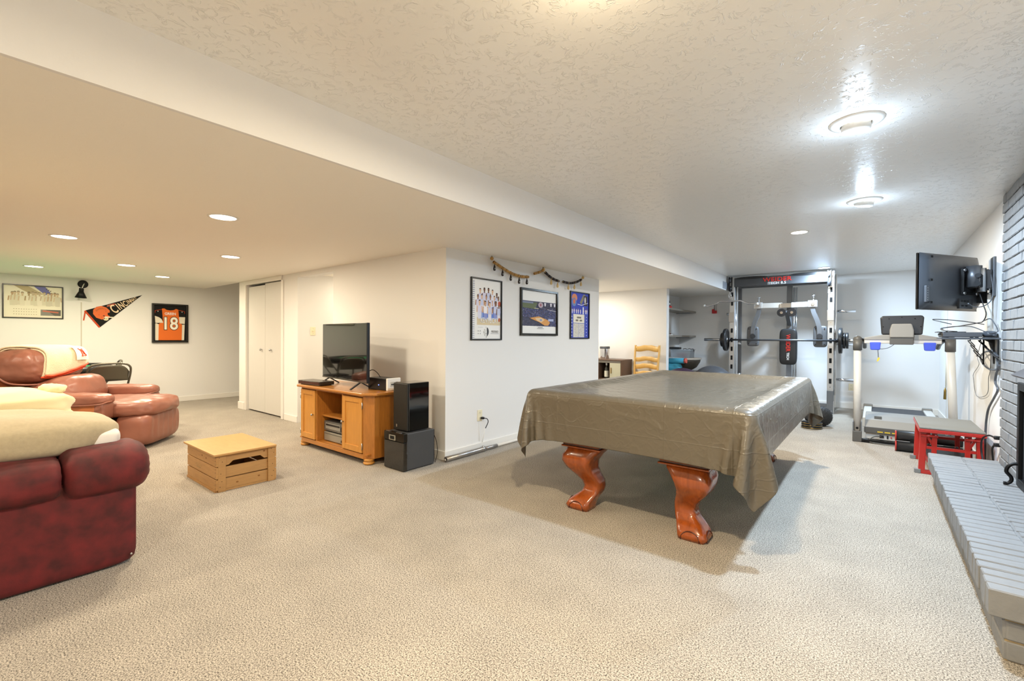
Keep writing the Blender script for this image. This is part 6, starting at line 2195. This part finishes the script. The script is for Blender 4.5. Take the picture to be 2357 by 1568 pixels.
# mount
MB().box(0.03, 0.045, -0.085, -0.062, 0.13, 0.36).box(0.205, 0.22, -0.085, -0.062, 0.13, 0.36).box(0.03, 0.22, -0.085, -0.075, 0.13, 0.16).box(0.03, 0.22, -0.085, -0.075, 0.33, 0.36) \
    .build('mount_plate', 'iron', wt, bevel=0.003)
for x in (0.04, 0.21):
    for z in (0.145, 0.345):
        MB().cyl((x, -0.092, z), (x, -0.08, z), 0.012, n=14).build('mount_screw', 'steel', wt)
MB().cyl((0.12, -0.11, 0.20), (0.12, -0.11, 0.38), 0.05, n=24).build('tilt_head', 'gunmetal', wt)
MB().box(0.08, 0.16, -0.17, -0.08, 0.19, 0.30).build('tilt_bracket', 'black_plastic', wt, bevel=0.006)
for z in (0.22, 0.29):
    MB().cyl((0.065, -0.16, z), (0.09, -0.16, z), 0.02, n=16).build('tilt_knob', 'black_plastic', wt)
# arm in world space to the wall plate at the right wall
j0 = TM[wt] @ Vector((0.12, -0.13, 0.25))
j1 = Vector((0.735, 5.60, 1.715))
jm_ = (j0 + j1) / 2 + Vector((0.0, -0.03, 0))
MB().beam(j0, jm_, 0.035, 0.15).beam(jm_, j1, 0.035, 0.13).build('swing_arm', 'black_plastic', wt, world=True, bevel=0.004)
MB().cyl(jm_ - Vector((0, 0, 0.10)), jm_ + Vector((0, 0, 0.10)), 0.028, n=18).build('arm_pivot', 'steel', wt, world=True)
MB().cyl(j1 - Vector((0, 0, 0.09)), j1 + Vector((0, 0, 0.09)), 0.022, n=18).build('arm_pivot', 'gunmetal', wt, world=True)
MB().box(X_RIGHT - 0.018, X_RIGHT, 5.53, 5.66, 1.57, 1.905).box(X_RIGHT - 0.06, X_RIGHT - 0.018, 5.57, 5.62, 1.64, 1.80).build('wall_plate', 'gunmetal', wt, world=True, bevel=0.004)

# ================================================================== MEDIA SHELF, PLAYER AND CORDS ON THE RIGHT WALL
ms = thing('media_shelf', 'dark floating shelf on the right wall under the mounted television', 'shelf', (X_RIGHT, 5.5, 1.2))
MB().box(0.44, X_RIGHT, 5.31, 5.70, 1.202, 1.218).build('board', mat('smoke_glass', '4a4c50', 0.1), ms, world=True, bevel=0.004)
MB().box(X_RIGHT - 0.012, X_RIGHT, 5.31, 5.62, 0.96, 1.20).build('wall_plate', mat('plate_grey', 'b5b3ae', 0.4), ms, world=True)
MB().box(X_RIGHT - 0.020, X_RIGHT - 0.010, 5.30, 5.315, 0.955, 1.20).build('plate_edge', 'iron', ms, world=True)
MB().prism([(X_RIGHT, 1.202), (X_RIGHT - 0.08, 1.202), (X_RIGHT - 0.03, 1.17), (X_RIGHT - 0.02, 1.0), (X_RIGHT, 1.0)], 5.46, 5.472, plane='xz').build('bracket', 'iron', ms, world=True)
dp = thing('disc_player', 'slim grey disc player lying on the media shelf', 'player', (0.57, 5.50, 1.218))
MB().box(0.45, 0.69, 5.345, 5.66, 1.222, 1.262).build('case', 'gunmetal', dp, world=True, bevel=0.004)
MB().box(0.446, 0.452, 5.345, 5.66, 1.232, 1.254).build('front', 'gloss_black', dp, world=True)
MB().box(0.42, 0.60, 5.40, 5.60, 1.262, 1.268).build('remote_pad', 'black_plastic', dp, world=True)
for y in (5.37, 5.63):
    MB().cyl((0.48, y, 1.218), (0.48, y, 1.223), 0.012, n=10).cyl((0.66, y, 1.218), (0.66, y, 1.223), 0.012, n=10).build('foot', 'black_plastic', dp, world=True)
hub = thing('power_brick', 'dark domed adapter at the wall end of the media shelf', 'adapter', (0.745, 5.46, 1.218))
MB().soft((0.742, 5.44, 1.247), (0.085, 0.17, 0.058), p=2.6, n=12).build('shell', 'ball_grey', hub, world=True)
MB().box(0.71, 0.775, 5.36, 5.52, 1.218, 1.226).build('base', 'black_plastic', hub, world=True)


def cord(label, pts, r_=0.004, mt='black_plastic', name='cable'):
    t = thing(name, label, 'cable', pts[0])
    MB().tube(smooth_path(pts, 6), r_, 6).build('cord', mt, t, world=True)
    return t


cord('black cable hanging from the mounted television down to the shelf', [(0.70, 5.58, 1.60), (0.72, 5.56, 1.50), (0.735, 5.54, 1.42), (0.72, 5.56, 1.36), (0.69, 5.58, 1.345), (0.58, 5.62, 1.32),
      (0.47, 5.60, 1.30), (0.50, 5.56, 1.268)])
cord('grey cable looping wide above the media shelf', [(0.71, 5.45, 1.36), (0.74, 5.40, 1.375), (0.76, 5.38, 1.34), (0.775, 5.33, 1.28), (0.765, 5.32, 1.262), (0.73, 5.36, 1.255), (0.64, 5.45, 1.31),
      (0.55, 5.52, 1.315), (0.46, 5.55, 1.30), (0.47, 5.50, 1.28), (0.55, 5.45, 1.27)], 0.004, 'gunmetal')
cord('stiff black cable end pointing left above the disc player', [(0.72, 5.5, 1.33), (0.62, 5.52, 1.355), (0.50, 5.55, 1.375), (0.40, 5.55, 1.38), (0.47, 5.52, 1.352), (0.52, 5.5, 1.335)], 0.0035)
cord('dark cable crossing behind the mounted television', [(0.60, 5.30, 1.50), (0.64, 5.36, 1.475), (0.70, 5.42, 1.48), (0.75, 5.44, 1.53), (0.762, 5.46, 1.62), (0.755, 5.5, 1.75)], 0.004, 'ball_grey')
tube_ = thing('cable_sleeve', 'white cable sleeve running down the wall below the television mount', 'cable sleeve', (0.77, 5.60, 1.26))
MB().tube([(0.765, 5.62, 1.60), (0.768, 5.63, 1.45), (0.768, 5.62, 1.268)], 0.016, 10).build('sleeve', 'white_plastic', tube_, world=True)
MB().tube([(0.765, 5.62, 1.605), (0.765, 5.62, 1.59)], 0.018, 10).build('collar', 'steel', tube_, world=True)
cord('thick dark cord falling from the shelf to the floor beside the chimney', [(0.76, 5.33, 1.235), (0.74, 5.38, 1.245), (0.745, 5.47, 1.21), (0.765, 5.52, 1.14), (0.77, 5.40, 1.08), (0.77, 5.29, 1.03),
      (0.77, 5.28, 0.965), (0.772, 5.35, 0.92), (0.772, 5.38, 0.853), (0.772, 5.28, 0.80), (0.772, 5.41, 0.725), (0.772, 5.64, 0.608), (0.772, 5.73, 0.50), (0.772, 5.76, 0.40), (0.765, 5.75, 0.12)], 0.0085, 'ball_grey', 'hanging_cable')
cord('coiled loop of dark cord hanging under the media shelf', [(0.77, 5.28, 1.07), (0.765, 5.45, 1.10), (0.762, 5.74, 1.094), (0.762, 5.98, 1.045), (0.762, 5.86, 0.985), (0.765, 5.59, 0.95), (0.77, 5.32, 0.96),
      (0.772, 5.22, 1.0)], 0.0075, 'ball_grey', 'hanging_cable')
cord('thin grey wire hanging in a long loop on the right wall', [(0.775, 6.05, 1.19), (0.778, 6.27, 1.04), (0.778, 6.19, 0.96), (0.778, 6.48, 0.86), (0.778, 6.48, 0.80), (0.778, 6.36, 0.675), (0.778, 6.2, 0.652),
      (0.778, 5.88, 0.69), (0.778, 5.72, 0.75), (0.778, 5.71, 0.867), (0.778, 5.64, 0.946), (0.778, 5.62, 1.19)], 0.0022, 'gunmetal', 'thin_wire')
for k, (ya, yb, lb) in enumerate(((6.05, 5.52, 'left twisted black wire holder under the media shelf'), (5.52, 5.10, 'right twisted black wire holder under the media shelf'))):
    t = thing('twisted_wire_holder', lb, 'wire holder', (0.70, (ya + yb) / 2, 1.04), 0, 'twisted wire holders')
    for ph in (0, PI):
        pts = []
        for i in range(37):
            f_ = i / 36
            y = ya + (yb - ya) * f_
            off = 0.030 * math.sin(f_ * PI * 3.3 + ph + 0.2)
            pts.append((0.70 + (0.05 if k else 0.0) * f_ - off * 0.75, y, 1.185 - 0.145 * f_ + off * 0.8))
        MB().tube(pts, 0.0042, 6).build('strand', 'iron', t, world=True)
    MB().tube([(0.70, ya, 1.185), (0.70, ya, 1.2015)], 0.005, 6).build('hook', 'iron', t, world=True)
stk = thing('hanging_rod', 'short black rod hanging straight down from the media shelf', 'rod', (0.72, 5.50, 1.0))
MB().cyl((0.72, 5.52, 0.995), (0.72, 5.52, 1.202), 0.006, n=10).build('rod', 'iron', stk, world=True)
MB().cyl((0.72, 5.52, 0.99), (0.72, 5.52, 1.0), 0.008, n=10).build('tip', 'black_plastic', stk, world=True)
ro = outlet('wall_outlet', 'ivory outlet strip at the foot of the right wall by the hearth', (X_RIGHT, 5.17, 0.40), -PI / 2, w=0.075, h_=0.125)
pl_ = thing('plugged_cords', 'two black plugs with looping cords in the outlet beside the hearth', 'plug', (0.76, 5.17, 0.38))
for z in (0.428, 0.372):
    MB().soft((X_RIGHT - 0.030, 5.175, z), (0.045, 0.032, 0.03), p=5, n=8).build('plug_body', 'black_plastic', pl_, world=True)
MB().tube(smooth_path([(0.745, 5.18, 0.428), (0.72, 5.25, 0.43), (0.70, 5.36, 0.38), (0.70, 5.40, 0.28), (0.71, 5.35, 0.16), (0.72, 5.30, 0.02)], 6), 0.007, 8).build('cord', 'black_plastic', pl_, world=True)
MB().tube(smooth_path([(0.745, 5.18, 0.372), (0.735, 5.20, 0.33), (0.745, 5.23, 0.24), (0.755, 5.27, 0.12), (0.74, 5.28, 0.02)], 6), 0.007, 8).build('cord', 'black_plastic', pl_, world=True)
bp2 = thing('blind_cord', 'pale pull cord with tassel hanging on the right wall behind the treadmill', 'pull cord', (0.78, 8.78, 0.36))
MB().tube([(0.78, 8.75, 1.30), (0.78, 8.79, 0.52)], 0.005, 6).build('cord', 'ivory_plastic', bp2, world=True)
MB().lathe([(0.006, 0.16), (0.014, 0.12), (0.018, 0.0), (0.002, -0.005)], 12, (0.775, 8.80, 0.36)).build('tassel', 'brass', bp2, world=True)
vt = thing('air_vent', 'grey louvred vent on the soffit near the exercise rack', 'vent', (X_SOFF, 8.74, 2.14), PI / 2)
MB().box(-0.21, 0.21, -0.008, 0, -0.062, 0.062).build('frame', mat('vent_grey', 'a4a8b0', 0.5), vt, bevel=0.003)
for k in range(6):
    MB().box(-0.19, 0.19, -0.012, -0.006, -0.05 + k * 0.018, -0.042 + k * 0.018).build('louvre', 'vent_grey', vt)

# ================================================================== FIREPLACE INSERT
fp = thing('fireplace_insert', 'black iron fireplace front with hood, cut off by the right edge', 'fireplace', (0.74, 3.7, 0.266))
MB().box(0.735, 0.760, 3.0, 4.30, 0.27, 0.92).build('back_panel', 'soot_shade_black', fp, world=True)
fm = MB()
fm.box(0.715, 0.735, 4.25, 4.30, 0.27, 0.93).box(0.715, 0.735, 3.0, 3.05, 0.27, 0.93).box(0.715, 0.735, 3.05, 4.25, 0.88, 0.93).box(0.715, 0.735, 3.05, 4.25, 0.27, 0.32)
fm.build('door_frame', 'iron', fp, world=True, bevel=0.003)
for y in (3.35, 3.7, 4.05):
    MB().box(0.722, 0.735, y - 0.008, y + 0.008, 0.32, 0.88).build('mullion', 'iron', fp, world=True)
MB().prism([(0.756, 0.99), (0.625, 0.99), (0.615, 1.0), (0.756, 1.10)], 3.0, 3.86, plane='xz').build('hood', mat('hood_steel', '4d4a4c', 0.4, metal=0.5), fp, world=True)
MB().tube(smooth_path([(0.725, 4.27, 0.41), (0.695, 4.27, 0.405), (0.675, 4.27, 0.385), (0.668, 4.27, 0.352), (0.688, 4.27, 0.322), (0.69, 4.27, 0.298),
                       (0.675, 4.27, 0.279), (0.655, 4.27, 0.278)], 6), 0.010, 8).build('scroll_foot', 'iron', fp, world=True)
